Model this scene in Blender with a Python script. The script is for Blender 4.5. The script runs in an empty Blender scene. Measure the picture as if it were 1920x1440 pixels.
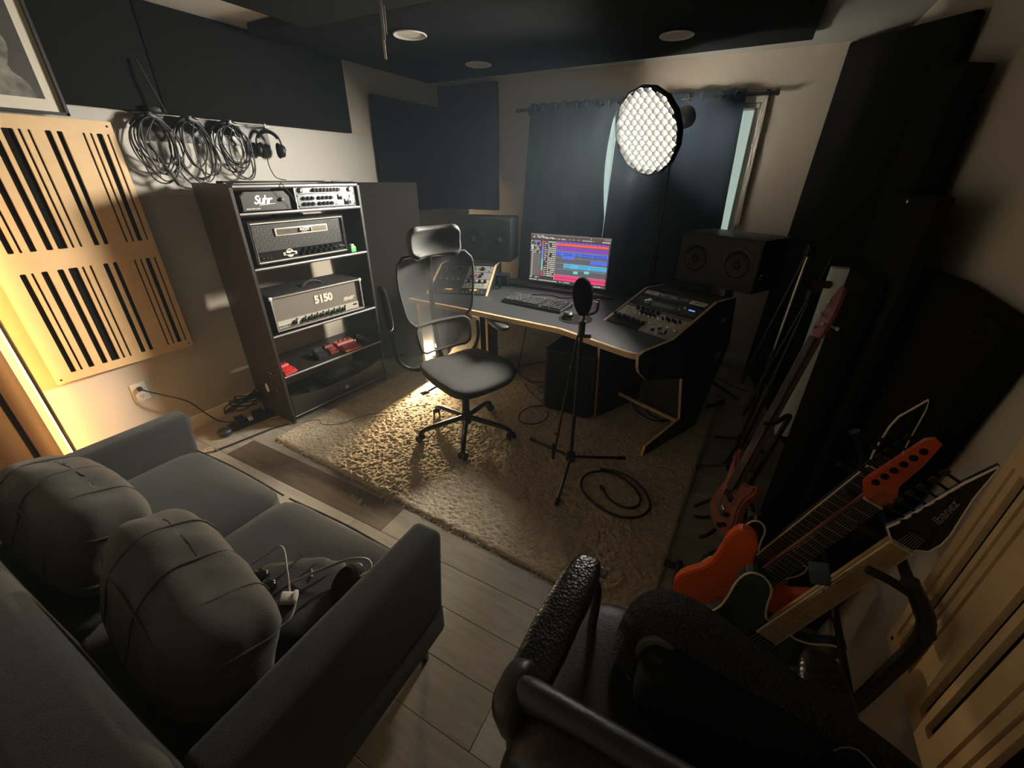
import bpy, bmesh, math, random
from mathutils import Vector, Matrix, Euler, noise
random.seed(7)
R = math.radians
sc = bpy.context.scene
col = sc.collection
V = Vector

# ------------------------------------------------------------------ camera
def make_camera():
    yaw, pit, rol, f = R(28.37), R(27.04), R(0.264), 768.3
    f0 = V((-math.sin(yaw), math.cos(yaw), 0)); rt = V((math.cos(yaw), math.sin(yaw), 0)); up = V((0, 0, 1))
    fwd = f0*math.cos(pit) - up*math.sin(pit); u = up*math.cos(pit) + f0*math.sin(pit)
    r2 = rt*math.cos(rol) + u*math.sin(rol); u2 = u*math.cos(rol) - rt*math.sin(rol)
    cd = bpy.data.cameras.new('camera'); co = bpy.data.objects.new('camera', cd); col.objects.link(co)
    cd.sensor_width = 36; cd.lens = f/1920*36; cd.clip_start = 0.02
    m = Matrix((r2, u2, -fwd)).transposed().to_4x4(); m.translation = (3.14, 0, 1.62)
    co.matrix_world = m; sc.camera = co
make_camera()
# ------------------------------------------------------------------ world, exposure
w = bpy.data.worlds.new('world'); sc.world = w; w.use_nodes = True
bg = w.node_tree.nodes['Background']; bg.inputs[0].default_value = (0.80, 1.0, 0.90, 1); bg.inputs[1].default_value = 1.0
sc.view_settings.view_transform = 'Standard'; sc.view_settings.look = 'None'
sc.view_settings.exposure = 0.0; sc.view_settings.gamma = 1.0; sc.view_settings.use_curve_mapping = False
sc.cycles.max_bounces = 8; sc.cycles.transparent_max_bounces = 12
SOFTBOX_E, LED_E, BULB_E, SCREEN_E = 370.0, 76.0, 11500.0, 1.15

# ------------------------------------------------------------------ materials
MATS = {}
def mat(name, c, rough=0.6, metal=0.0, var=0.0, vscale=8.0, bump=0.0, bscale=60.0, emit=None, es=0.0, sheen=0.0, transp=0.0, stretch=None, btype='noise', c2=None, coat=0.0, spec=None):
    if name in MATS: return MATS[name]
    m = bpy.data.materials.new(name); m.use_nodes = True; nt = m.node_tree; N = nt.nodes; L = nt.links
    p = N['Principled BSDF']; out = N['Material Output']
    p.inputs['Base Color'].default_value = (*c, 1); p.inputs['Roughness'].default_value = rough; p.inputs['Metallic'].default_value = metal
    if sheen: p.inputs['Sheen Weight'].default_value = sheen
    if coat: p.inputs['Coat Weight'].default_value = coat
    if spec is not None: p.inputs['Specular IOR Level'].default_value = spec
    tc = N.new('ShaderNodeTexCoord'); vec = tc.outputs['Object']
    if stretch:
        mp = N.new('ShaderNodeMapping'); mp.inputs['Scale'].default_value = stretch; L.new(vec, mp.inputs['Vector']); vec = mp.outputs['Vector']
    if var or c2:
        nz = N.new('ShaderNodeTexNoise'); nz.inputs['Scale'].default_value = vscale; nz.inputs['Detail'].default_value = 5; L.new(vec, nz.inputs['Vector'])
        rp = N.new('ShaderNodeValToRGB'); e = rp.color_ramp.elements; e[0].position = .3; e[1].position = .7
        a = c2 if c2 else tuple(x*(1-var) for x in c); b = c if c2 else tuple(min(1, x*(1+var)) for x in c)
        e[0].color = (*a, 1); e[1].color = (*b, 1)
        L.new(nz.outputs['Fac'], rp.inputs['Fac']); L.new(rp.outputs['Color'], p.inputs['Base Color'])
    if bump:
        if btype == 'voronoi':
            bn = N.new('ShaderNodeTexVoronoi'); so = bn.outputs['Distance']
        else:
            bn = N.new('ShaderNodeTexNoise'); bn.inputs['Detail'].default_value = 4; so = bn.outputs['Fac']
        bn.inputs['Scale'].default_value = bscale; L.new(vec, bn.inputs['Vector'])
        bu = N.new('ShaderNodeBump'); bu.inputs['Strength'].default_value = bump; bu.inputs['Distance'].default_value = .01
        L.new(so, bu.inputs['Height']); L.new(bu.outputs['Normal'], p.inputs['Normal'])
    if emit:
        p.inputs['Emission Color'].default_value = (*emit, 1); p.inputs['Emission Strength'].default_value = es
    if transp:
        t = N.new('ShaderNodeBsdfTransparent'); mx = N.new('ShaderNodeMixShader'); mx.inputs[0].default_value = transp
        L.new(p.outputs[0], mx.inputs[1]); L.new(t.outputs[0], mx.inputs[2]); L.new(mx.outputs[0], out.inputs['Surface'])
    MATS[name] = m; return m

wall_m = mat('wall_paint', (.56, .50, .41), .85, var=.03, vscale=2, bump=.15, bscale=250)
board_m = mat('white_board', (.52, .51, .47), .7)
ceil_m = mat('ceiling_paint', (.62, .60, .55), .9, bump=.1, bscale=200)
trim_m = mat('trim_white', (.70, .67, .60), .5)
door_m = mat('brown_door', (.045, .026, .014), .5, var=.15, vscale=3)
cloth_blk = mat('black_fabric', (.006, .006, .0062), .95, bump=.25, bscale=500, spec=.15)
cloth_gry = mat('charcoal_fabric_panel', (.014, .0165, .019), .95, bump=.2, bscale=500, spec=.15)
navy = mat('navy_curtain', (.042, .062, .095), .9, bump=.2, bscale=300, sheen=.08)  # base colour lifted to stand in for veiling glare near the softbox
birch = mat('birch_plywood', (.72, .50, .27), .45, var=.06, vscale=3, stretch=(4, 4, .6))
birch_e = mat('plywood_edge', (.70, .48, .27), .6, var=.12, vscale=30)
felt = mat('dark_felt', (.010, .008, .006), .95, spec=.1)
blk_lam = mat('black_laminate', (.018, .019, .022), .45, var=.1, vscale=20)
desk_top = mat('desk_top_laminate', (.045, .048, .052), .38, bump=.05, bscale=300)
blk_wood = mat('black_brown_melamine', (.022, .017, .013), .42, bump=.05, bscale=200)
blk_pl = mat('black_plastic', (.018, .018, .019), .45)
blk_gl = mat('black_gloss', (.01, .01, .011), .18)
blk_met = mat('black_metal', (.02, .02, .02), .35, metal=.3)
rubber = mat('rubber', (.012, .012, .012), .7)
cable_m = mat('cable_black', (.014, .013, .012), .5)
cable_g = mat('cable_grey', (.16, .15, .13), .5)
cable_l = mat('cable_light', (.34, .31, .26), .5)
chrome = mat('chrome', (.75, .75, .72), .18, metal=1)
alu = mat('brushed_aluminium', (.55, .55, .54), .35, metal=.9)
silver = mat('silver_paint', (.50, .51, .53), .4, metal=.2, var=.05)
cream = mat('cream_faceplate', (.62, .58, .48), .45)
cream_b = mat('cream_binding', (.72, .62, .42), .4)
white_pl = mat('white_plastic', (.75, .73, .68), .35)
brass = mat('brass', (.62, .46, .18), .28, metal=1)
tolex = mat('black_tolex', (.014, .014, .014), .6, bump=.5, bscale=700)
leather = mat('black_leather', (.012, .011, .010), .30, bump=.2, bscale=120, btype='voronoi')
leather_s = mat('smooth_leather', (.013, .011, .0105), .45, bump=.12, bscale=120)
sofa_m = mat('grey_sofa_fabric', (.025, .026, .0235), .95, bump=.35, bscale=420, sheen=.12, var=.08, vscale=25)
pillow_m = mat('grey_cushion_fabric', (.043, .041, .035), .95, bump=.3, bscale=350, sheen=.1, var=.08, vscale=20)
red_m = mat('red_enamel', (.52, .03, .03), .35)
red_d = mat('dark_red_enamel', (.25, .05, .045), .4)
green_m = mat('green_plastic', (.12, .50, .16), .4)
or_m = mat('orange_gloss', (.85, .13, .025), .22, coat=.5)
or_d = mat('orange_headstock', (.62, .10, .03), .3, coat=.3)
rose = mat('rosewood', (.028, .016, .012), .5, var=.3, vscale=30)
maple = mat('maple_wood', (.45, .29, .12), .35, var=.08, vscale=10)
teal = mat('dark_teal_gloss', (.012, .035, .032), .15, coat=.6)
mahog = mat('worn_red_wood', (.22, .07, .045), .35, var=.25, vscale=12, coat=.3)
neckred = mat('aged_brown_neck', (.16, .085, .06), .4, var=.25, vscale=14)
greyc = mat('grey_cover', (.10, .10, .095), .8)
seat_m = mat('grey_mesh_seat', (.060, .060, .058), .7, bump=.25, bscale=600)
mesh_m = mat('chair_mesh', (.085, .09, .088), .8, transp=.30)
frost_w = mat('pale_board', (.62, .70, .66), .6)

# ------------------------------------------------------------------ geometry kit
def smooth_path(pts, n=8, closed=False):
    P = [V(p) for p in pts]; out = []; k = len(P)
    rng = k if closed else k-1
    for i in range(rng):
        if closed: a, b, c, d = P[(i-1) % k], P[i], P[(i+1) % k], P[(i+2) % k]
        else: a, b, c, d = P[max(i-1, 0)], P[i], P[i+1], P[min(i+2, k-1)]
        for j in range(n):
            t = j/n
            out.append(.5*((2*b)+(c-a)*t+(2*a-5*b+4*c-d)*t*t+(3*b-a-3*c+d)*t**3))
    if not closed: out.append(P[-1])
    return out
def frame(o, x, y, z=None):
    x = V(x).normalized(); y = V(y)
    zz = x.cross(y).normalized() if z is None else V(z).normalized(); y = zz.cross(x)
    m = Matrix((x, y, zz)).transposed().to_4x4(); m.translation = V(o); return m
def rzm(loc, rz): return Matrix.Translation(V(loc)) @ Matrix.Rotation(rz, 4, 'Z')
class G:
    def __init__(s): s.bm = bmesh.new()
    def _put(s, tb, M=None, mi=0):
        if M is not None: tb.transform(M)
        if mi:
            for f in tb.faces: f.material_index = mi
        me = bpy.data.meshes.new('tmp'); tb.to_mesh(me); tb.free(); s.bm.from_mesh(me); bpy.data.meshes.remove(me); return s
    def box(s, c, d, rot=None, bev=0, seg=2, M=None, mi=0):
        tb = bmesh.new(); bmesh.ops.create_cube(tb, size=1); bmesh.ops.scale(tb, vec=d, verts=tb.verts)
        if bev: bmesh.ops.bevel(tb, geom=tb.edges[:], offset=min(bev, min(d)*.49), segments=seg, affect='EDGES', profile=.5)
        T = Matrix.Translation(V(c))
        if rot: T = T @ Euler(rot).to_matrix().to_4x4()
        return s._put(tb, M @ T if M is not None else T, mi)
    def bx(s, x0, x1, y0, y1, z0, z1, bev=0, seg=2, M=None, mi=0):
        return s.box(((x0+x1)/2, (y0+y1)/2, (z0+z1)/2), (abs(x1-x0), abs(y1-y0), abs(z1-z0)), None, bev, seg, M, mi)
    def cyl(s, p0, p1, r, r2=None, n=16, M=None, bev=0, mi=0):
        p0, p1 = V(p0), V(p1); d = p1-p0; tb = bmesh.new()
        bmesh.ops.create_cone(tb, cap_ends=True, segments=n, radius1=r, radius2=r if r2 is None else r2, depth=d.length)
        if bev: bmesh.ops.bevel(tb, geom=[e for e in tb.edges if len(e.link_faces) == 2 and any(len(f.verts) > 4 for f in e.link_faces)], offset=bev, segments=2, affect='EDGES')
        T = Matrix.Translation((p0+p1)/2) @ d.to_track_quat('Z', 'Y').to_matrix().to_4x4()
        return s._put(tb, M @ T if M is not None else T, mi)
    def tube(s, pts, r, n=8, closed=False, M=None, mi=0, rs=None):
        P = [V(p) for p in pts]; tb = bmesh.new(); rings = []; k = len(P); nrm = None
        for i in range(k):
            a = P[(i-1) % k] if (closed or i) else P[0]; b = P[(i+1) % k] if (closed or i < k-1) else P[-1]
            t = (b-a); t = t.normalized() if t.length > 1e-9 else V((0, 0, 1))
            if nrm is None: nrm = t.orthogonal().normalized()
            nrm = (nrm - t*nrm.dot(t)); nrm = nrm.normalized() if nrm.length > 1e-6 else t.orthogonal().normalized()
            bn = t.cross(nrm); rr = rs[i] if rs else r
            rings.append([tb.verts.new(P[i]+(nrm*math.cos(2*math.pi*j/n)+bn*math.sin(2*math.pi*j/n))*rr) for j in range(n)])
        for i in range(k if closed else k-1):
            A, B = rings[i], rings[(i+1) % k]
            for j in range(n): tb.faces.new((A[j], A[(j+1) % n], B[(j+1) % n], B[j]))
        if not closed: tb.faces.new(rings[0][::-1]); tb.faces.new(rings[-1])
        return s._put(tb, M, mi)
    def lathe(s, prof, n=24, M=None, mi=0):
        tb = bmesh.new(); rings = []
        for r, z in prof:
            rings.append([tb.verts.new((0, 0, z))] if r < 1e-6 else [tb.verts.new((r*math.cos(2*math.pi*j/n), r*math.sin(2*math.pi*j/n), z)) for j in range(n)])
        for A, B in zip(rings, rings[1:]):
            for j in range(n):
                k = (j+1) % n
                if len(A) == 1 and len(B) == 1: continue
                if len(A) == 1: tb.faces.new((A[0], B[j], B[k]))
                elif len(B) == 1: tb.faces.new((A[j], A[k], B[0]))
                else: tb.faces.new((A[j], A[k], B[k], B[j]))
        bmesh.ops.recalc_face_normals(tb, faces=tb.faces); return s._put(tb, M, mi)
    def prism(s, pts, h0, h1, M=None, bev=0, mi=0, rim=None, seg=2):
        tb = bmesh.new(); a = [tb.verts.new((p[0], p[1], h0)) for p in pts]; b = [tb.verts.new((p[0], p[1], h1)) for p in pts]; n = len(pts)
        tb.faces.new(a[::-1]); tb.faces.new(b); side = []
        for i in range(n): side.append(tb.faces.new((a[i], a[(i+1) % n], b[(i+1) % n], b[i])))
        if rim is not None:
            for f in side: f.material_index = rim
        bmesh.ops.recalc_face_normals(tb, faces=tb.faces)
        if bev: bmesh.ops.bevel(tb, geom=[e for e in tb.edges if any(len(f.verts) > 4 or f not in side for f in e.link_faces) and not all(f in side for f in e.link_faces)], offset=bev, segments=seg, affect='EDGES')
        return s._put(tb, M, mi)
    def soft(s, c, d, e=4.0, rot=None, n=10, nz=0.0, ns=6.0, M=None, seed=0.0, fn=None):
        tb = bmesh.new(); bmesh.ops.create_cube(tb, size=2); bmesh.ops.subdivide_edges(tb, edges=tb.edges[:], cuts=n, use_grid_fill=True)
        for v in tb.verts:
            p = v.co; q = V([math.tan(x*.785398)/1.0 for x in p]); L = (abs(q.x)**e+abs(q.y)**e+abs(q.z)**e)**(1/e)
            q = q/L; q = V((q.x*d[0]/2, q.y*d[1]/2, q.z*d[2]/2))
            if fn: q = fn(q)
            if nz:
                k = noise.noise(q*ns+V((seed, seed*2, 0)))+.5*noise.noise(q*ns*2.3+V((seed, 0, 3)))
                q = q+q.normalized()*k*nz
            v.co = q
        T = Matrix.Translation(V(c))
        if rot: T = T @ Euler(rot).to_matrix().to_4x4()
        return s._put(tb, M @ T if M is not None else T)
    def grid(s, o, u, v, nu, nv, fn=None):
        tb = bmesh.new(); o, u, v = V(o), V(u), V(v)
        vs = [[tb.verts.new((fn(i/nu, j/nv) if fn else o+u*(i/nu)+v*(j/nv))) for j in range(nv+1)] for i in range(nu+1)]
        for i in range(nu):
            for j in range(nv): tb.faces.new((vs[i][j], vs[i+1][j], vs[i+1][j+1], vs[i][j+1]))
        return s._put(tb)
    def text(s, t, size, M, ext=.0008, shear=0.0, bold=0.0, space=1.0, sx=1.0):
        cu = bpy.data.curves.new('t', 'FONT'); cu.body = t; cu.size = size; cu.extrude = ext; cu.shear = shear; cu.offset = bold; cu.space_character = space
        cu.align_x = 'CENTER'; cu.align_y = 'CENTER'; cu.resolution_u = 3
        o = bpy.data.objects.new('t', cu); col.objects.link(o)
        bpy.context.view_layer.update(); me = bpy.data.meshes.new_from_object(o.evaluated_get(bpy.context.evaluated_depsgraph_get()))
        me.transform(M @ Matrix.Diagonal((sx, 1, 1, 1))); s.bm.from_mesh(me); bpy.data.meshes.remove(me)
        bpy.data.objects.remove(o); bpy.data.curves.remove(cu); return s
    def done(s, name, m, parent=None, world=False, ang=40, label=None, kind=None, flat=False):
        for f in s.bm.faces: f.smooth = not flat
        if not flat:
            for e in s.bm.edges:
                if len(e.link_faces) == 2 and e.calc_face_angle(0) > R(ang): e.smooth = False
        me = bpy.data.meshes.new(name); 
        if world and parent is not None: s.bm.transform(root_mat(parent).inverted())
        s.bm.to_mesh(me); s.bm.free()
        for x in (m if isinstance(m, (list, tuple)) else [m]): me.materials.append(x)
        o = bpy.data.objects.new(name, me); col.objects.link(o)
        if parent is not None: o.parent = parent
        if label: o['label'] = label
        if kind: o['kind'] = kind
        return o
ROOTS = {}
def root_mat(o):
    m = ROOTS.get(o.name, Matrix())
    return root_mat(o.parent) @ m if o.parent else m
def thing(name, label, cat, M=None, group=None):
    o = bpy.data.objects.new(name, None); col.objects.link(o); o.empty_display_size = .05
    if M is None: M = Matrix()
    if isinstance(M, (tuple, list, Vector)): M = Matrix.Translation(V(M))
    o.matrix_world = M; ROOTS[o.name] = M.copy(); tag(o, label, cat, group); return o
def tag(o, label, cat, group=None):
    o['label'] = label; o['category'] = cat
    if group: o['group'] = group
    return o
def struct(o): o['kind'] = 'structure'; return o
def one(g, name, m, label, cat, M=None, group=None, **k):
    # a thing that is one mesh; origin moved to M
    o = g.done(name, m, **k)
    if M is not None:
        M = Matrix.Translation(V(M)) if isinstance(M, (tuple, list, Vector)) else M
        o.data.transform(M.inverted()); o.matrix_world = M
    return tag(o, label, cat, group)
def copy_thing(root, M, label, group=None):
    r = root.copy(); col.objects.link(r); r.matrix_world = M; r['label'] = label; ROOTS[r.name] = M.copy()
    if group: r['group'] = group
    for ch in list(root.children):
        c = ch.copy(); col.objects.link(c); c.parent = r
        for g in list(ch.children):
            d = g.copy(); col.objects.link(d); d.parent = c
    return r

# ------------------------------------------------------------------ room
X1, Y0, Y1, H = 3.75, -1.4, 4.22, 2.44
fl = struct(G().bx(-.12, X1+.12, Y0-.12, Y1+.12, -.08, -.012).done('floor', mat('subfloor', (.12, .1, .08), .8)))
tones = [mat('plank_pale_grey', (.36, .33, .275), .42, var=.14, vscale=5, stretch=(1, 9, 1), bump=.1, bscale=40),
         mat('plank_grey', (.30, .275, .23), .42, var=.16, vscale=5, stretch=(1, 9, 1), bump=.1, bscale=40),
         mat('plank_warm', (.27, .235, .185), .42, var=.16, vscale=5, stretch=(1, 9, 1), bump=.1, bscale=40),
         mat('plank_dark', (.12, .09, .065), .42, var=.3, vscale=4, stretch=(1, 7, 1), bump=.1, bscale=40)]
PW, PL = .178, 1.34
row = 0; y = 1.02-PW*14
pm = {}
while y < Y1:
    offs = [.49, .05, .93, .31, .74][row % 5] - 2*PL; x = offs; k = 0
    if abs(y-1.02) < .01: x = .49-2*PL
    while x < X1:
        a, b = max(x, .0), min(x+PL, X1); y0, y1 = max(y, Y0), min(y+PW, Y1)
        if b-a > .03 and y1-y0 > .01:
            key = (round(b-a, 3), round(y1-y0, 3), )
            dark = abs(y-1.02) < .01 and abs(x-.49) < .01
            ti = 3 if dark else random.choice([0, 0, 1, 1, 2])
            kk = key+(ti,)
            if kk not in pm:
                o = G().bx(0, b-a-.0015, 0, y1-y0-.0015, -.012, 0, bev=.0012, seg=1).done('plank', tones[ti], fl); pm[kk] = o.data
            else:
                o = bpy.data.objects.new('plank', pm[kk]); col.objects.link(o); o.parent = fl
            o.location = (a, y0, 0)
        x += PL
    y += PW; row += 1
struct(G().bx(-.12, 0, .45, Y1+.12, 0, H).bx(-.12, 0, Y0, .45, 2.06, H).done('wall_left', wall_m))
struct(G().bx(X1, X1+.12, Y0, Y1+.12, 0, H).done('wall_right', wall_m))
struct(G().bx(-.12, X1+.12, Y0-.12, Y0, 0, H).done('wall_front', wall_m))
WX0, WX1, WZ0, WZ1 = 1.25, 3.02, .95, 2.12
struct(G().bx(0, WX0, Y1, Y1+.12, 0, H).bx(WX1, X1, Y1, Y1+.12, 0, H).bx(WX0, WX1, Y1, Y1+.12, 0, WZ0).bx(WX0, WX1, Y1, Y1+.12, WZ1, H).done('wall_back', wall_m))
struct(G().bx(-.12, X1+.12, Y0-.12, Y1+.12, H, H+.1).done('ceiling', ceil_m))
struct(G().bx(0.15, X1, Y1-.014, Y1, 0, .10, bev=.004).done('baseboard_back', trim_m))
struct(G().bx(0, .014, .5, Y1, 0, .10, bev=.004).done('baseboard_left', trim_m))
struct(G().bx(X1-.014, X1, Y0, Y1-.02, 0, .10, bev=.004).done('baseboard_right', trim_m))
# brown door at the near end of the left wall
d = struct(G().bx(-.06, -.02, -.50, .37, .01, 2.03, bev=.003).done('door_1', door_m))
struct(G().bx(-.1, .008, .37, .45, 0, 2.06, bev=.003).bx(-.1, .008, -.58, -.50, 0, 2.06, bev=.003).bx(-.1, .008, -.5, .37, 2.03, 2.06).done('trim_1', door_m))
G().bx(-.024, -.016, -.38, .25, .3, .95, bev=.004).bx(-.024, -.016, -.38, .25, 1.1, 1.85, bev=.004).done('door_panel', door_m, d)
G().lathe([(0, 0), (.026, 0), (.026, .006), (.012, .01), (.012, .035), (.027, .05), (.022, .066), (0, .07)], 20, Matrix.Translation((-.02, -.42, .98)) @ Matrix.Rotation(R(90), 4, 'Y')).done('door_knob', brass, d)
# window
wn = struct(G().bx(WX0, WX0+.04, Y1+.03, Y1+.09, WZ0, WZ1).bx(WX1-.04, WX1, Y1+.03, Y1+.09, WZ0, WZ1).bx(WX0, WX1, Y1+.03, Y1+.09, WZ0, WZ0+.04).bx(WX0, WX1, Y1+.03, Y1+.09, WZ1-.04, WZ1)
            .bx(2.10, 2.14, Y1+.03, Y1+.09, WZ0, WZ1).done('window_1', trim_m))
gm = mat('window_glass', (.8, .9, .87), .05, transp=.9)
G().bx(WX0+.04, 2.10, Y1+.055, Y1+.06, WZ0+.04, WZ1-.04).done('pane', gm, wn)
G().bx(2.14, WX1-.04, Y1+.055, Y1+.06, WZ0+.04, WZ1-.04).done('pane', gm, wn)
# wood casing at the right of the window
struct(G().bx(WX1, WX1+.012, Y1-.018, Y1, WZ0-.05, WZ1+.05, bev=.003).bx(WX0-.05, WX0, Y1-.018, Y1, WZ0-.05, WZ1+.05, bev=.003).bx(WX0-.05, WX1+.012, Y1-.022, Y1, WZ1, WZ1+.05, bev=.003).done('trim_2', trim_m))
# vertical blinds
vb = thing('vertical_blind', 'pale vertical window blind showing as a bright strip right of the navy curtains', 'blind', (2.1, Y1+.01, WZ1-.02))
G().bx(WX0+.01, WX1-.01, Y1-.01, Y1+.025, WZ1-.035, WZ1-.002, bev=.003).done('headrail', white_pl, vb, world=True)
slm = mat('blind_slat', (.85, .92, .86), .6, transp=.7)
sl = None
for i in range(22):
    x = WX0+.05+i*.0785
    if sl is None:
        sl = G().box((0, 0, -.54), (.088, .0015, 1.08)).done('slat', slm, vb)
        o = sl
    else:
        o = bpy.data.objects.new('slat', sl.data); col.objects.link(o); o.parent = vb
    o.location = (x-2.1, .0, -.02); o.rotation_euler = (0, 0, R(32))
G().bx(3.034, 3.06, Y1-.05, Y1-.02, 1.25, 2.16, bev=.005).done('valance_strip', cream, vb, world=True)

# curtain rod and curtains
rod = thing('curtain_rod', 'thin black curtain rod above the window', 'curtain rod', (2.03, 4.12, 2.165))
G().cyl((.98, 4.12, 2.165), (3.10, 4.12, 2.165), .012).done('pole', blk_met, rod, world=True)
G().cyl((.955, 4.12, 2.165), (.985, 4.12, 2.165), .019, bev=.004).done('finial', blk_met, rod, world=True)
G().cyl((3.095, 4.12, 2.165), (3.125, 4.12, 2.165), .019, bev=.004).done('finial', blk_met, rod, world=True)
for x in (1.05, 3.05): G().bx(x-.008, x+.008, 4.12, 4.22, 2.157, 2.173).bx(x-.015, x+.015, 4.212, 4.22, 2.13, 2.20).done('bracket', blk_met, rod, world=True)
def curtain(label, t0, t1, b0, b1, nfold, gap):
    th = thing('curtain', label, 'curtain', ((t0+t1)/2, 4.12, 2.165), 'navy blackout curtains on the window')
    z1, z0 = 2.205, .45
    def fn(u, v):
        z = z0+(z1-z0)*v; a = b0+(t0-b0)*v; b = b1+(t1-b1)*v
        x = a+(b-a)*u; am = .013*(.5+.5*v)
        if gap and v > .46 and v < .99:   # inner edge pulled back: the slit between both curtains
            k = math.sin((v-.46)/.53*math.pi)**1.0
            x += gap*k*(max(0, (u if gap < 0 else 1-u))**8)
        y = 4.105+am*math.sin(u*nfold*2*math.pi)+.012*math.sin(u*17+v*3)*(1-v)
        return V((x, y, z+.006*math.sin(u*nfold*4*math.pi)*(v > .99)))
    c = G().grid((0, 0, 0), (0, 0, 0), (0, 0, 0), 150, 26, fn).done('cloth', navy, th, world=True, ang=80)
    so = c.modifiers.new('s', 'SOLIDIFY'); so.thickness = .004
    n = nfold*2
    for i in range(n):
        u = (i+.5)/n; x = t0+(t1-t0)*u
        g = G().lathe([(.019, -.003), (.029, -.003), (.029, .003), (.019, .003), (.019, -.003)], 20, Matrix.Translation((x, 4.105-.012, 2.165)) @ Matrix.Rotation(R(62 if i % 2 else -62), 4, 'Z') @ Matrix.Rotation(R(90), 4, 'X'))
        g.done('grommet', alu, th, world=True)
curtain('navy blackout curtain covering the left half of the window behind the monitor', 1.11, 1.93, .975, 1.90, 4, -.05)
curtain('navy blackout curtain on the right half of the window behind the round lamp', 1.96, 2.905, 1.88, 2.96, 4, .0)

# scatter volume added to imitate the lens glare around the softbox
hz = G().bx(-.4, X1+.4, Y0-.4, Y1+.4, -.3, H+.3).done('haze', bpy.data.materials.new('haze'), flat=True)
hm = hz.data.materials[0]; hm.use_nodes = True; hn = hm.node_tree; hn.nodes.clear()
ho_ = hn.nodes.new('ShaderNodeOutputMaterial'); hv = hn.nodes.new('ShaderNodeVolumeScatter'); hv.inputs['Density'].default_value = .010; hv.inputs['Anisotropy'].default_value = .25; hv.inputs['Color'].default_value = (.58, .76, .95, 1)
hn.links.new(hv.outputs[0], ho_.inputs['Volume']); tag(hz, 'faint haze added to imitate lens glare, filling the whole room', 'haze'); hz['kind'] = 'stuff'

# ceiling clouds, wall panels
one(G().bx(.18, 3.235, 2.055, 3.79, 2.385, 2.438, bev=.006), 'ceiling_cloud', cloth_gry, 'black acoustic cloud on the ceiling with three round white discs', 'ceiling panel', (1.7, 3.1, 2.438))
one(G().bx(.72, 3.22, .50, 2.045, 2.345, 2.437, bev=.006), 'ceiling_cloud', cloth_blk, 'thicker black acoustic cloud at the top edge of the photo near the camera', 'ceiling panel', (1.9, 1.4, 2.437))
PANG = 'black fabric acoustic wall panels'
def panel(pts4, nrm_off, label, M0, m=cloth_blk):
    a = [V(p) for p in pts4]; n = V(nrm_off); g = G(); tb = bmesh.new()
    va = [tb.verts.new(p) for p in a]; vb_ = [tb.verts.new(p+n) for p in a]; k = len(a)
    tb.faces.new(va); tb.faces.new(vb_[::-1])
    for i in range(k): tb.faces.new((va[i], vb_[i], vb_[(i+1) % k], va[(i+1) % k]))
    bmesh.ops.recalc_face_normals(tb, faces=tb.faces); bmesh.ops.bevel(tb, geom=tb.edges[:], offset=.006, segments=2, affect='EDGES'); g._put(tb)
    return one(g, 'sound_absorber', m, label, 'acoustic panel', M0, PANG)
def wallp(y0, y1, z0, z1, label, t=.055): return one(G().bx(.004, t, y0, y1, z0, z1, bev=.006), 'sound_absorber', cloth_blk, label, 'acoustic panel', (0, (y0+y1)/2, z0), PANG)
wallp(.28, 1.512, 1.925, 2.438, 'black acoustic panel high on the left wall, behind the framed portrait')
wallp(1.518, 2.885, 1.925, 2.438, 'long black acoustic panel high on the left wall above the hanging cables')
wallp(3.16, 4.14, 1.28, 2.235, 'black acoustic panel on the left wall by the far corner, topped lower than its neighbour')
one(G().bx(.004, .70, 4.15, 4.214, 1.275, 2.42, bev=.006), 'sound_absorber', cloth_blk, 'black acoustic panel on the back wall left of the window, up to the ceiling', 'acoustic panel', (.35, 4.21, 1.275), PANG)
one(G().bx(.002, .014, .30, 3.09, 1.50, 1.921, bev=.002), 'wall_board', board_m, 'white board strip along the left wall under the black panels', 'board', (0, 2, 1.5))
# dark leaning panel between the shelf and the desk
p0, p1 = V((.085, 2.505, 0)), V((.62, 2.97, 0)); dd = (p1-p0).normalized(); nn = V((dd.y, -dd.x, 0))
panel([p0, p1, p1+V((0, 0, 1.56)), p0+V((0, 0, 1.56))], -nn*.09, 'tall charcoal freestanding panel right of the amp shelf', (.32, 2.71, 0), mat('taupe_fabric', (.045, .040, .034), .95, bump=.2, bscale=500, spec=.15))
# right-hand stack
def rpanel(poly, x0, x1, label, m=cloth_blk):
    g = G().prism([(p[0], p[1]) for p in poly], x0, x1, M=Matrix(((0, 0, 1, 0), (1, 0, 0, 0), (0, 1, 0, 0), (0, 0, 0, 1))), bev=.006)
    cy = sum(p[0] for p in poly)/len(poly); return one(g, 'sound_absorber', m, label, 'acoustic panel', ((x0+x1)/2, cy, min(p[1] for p in poly)), PANG)
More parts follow.
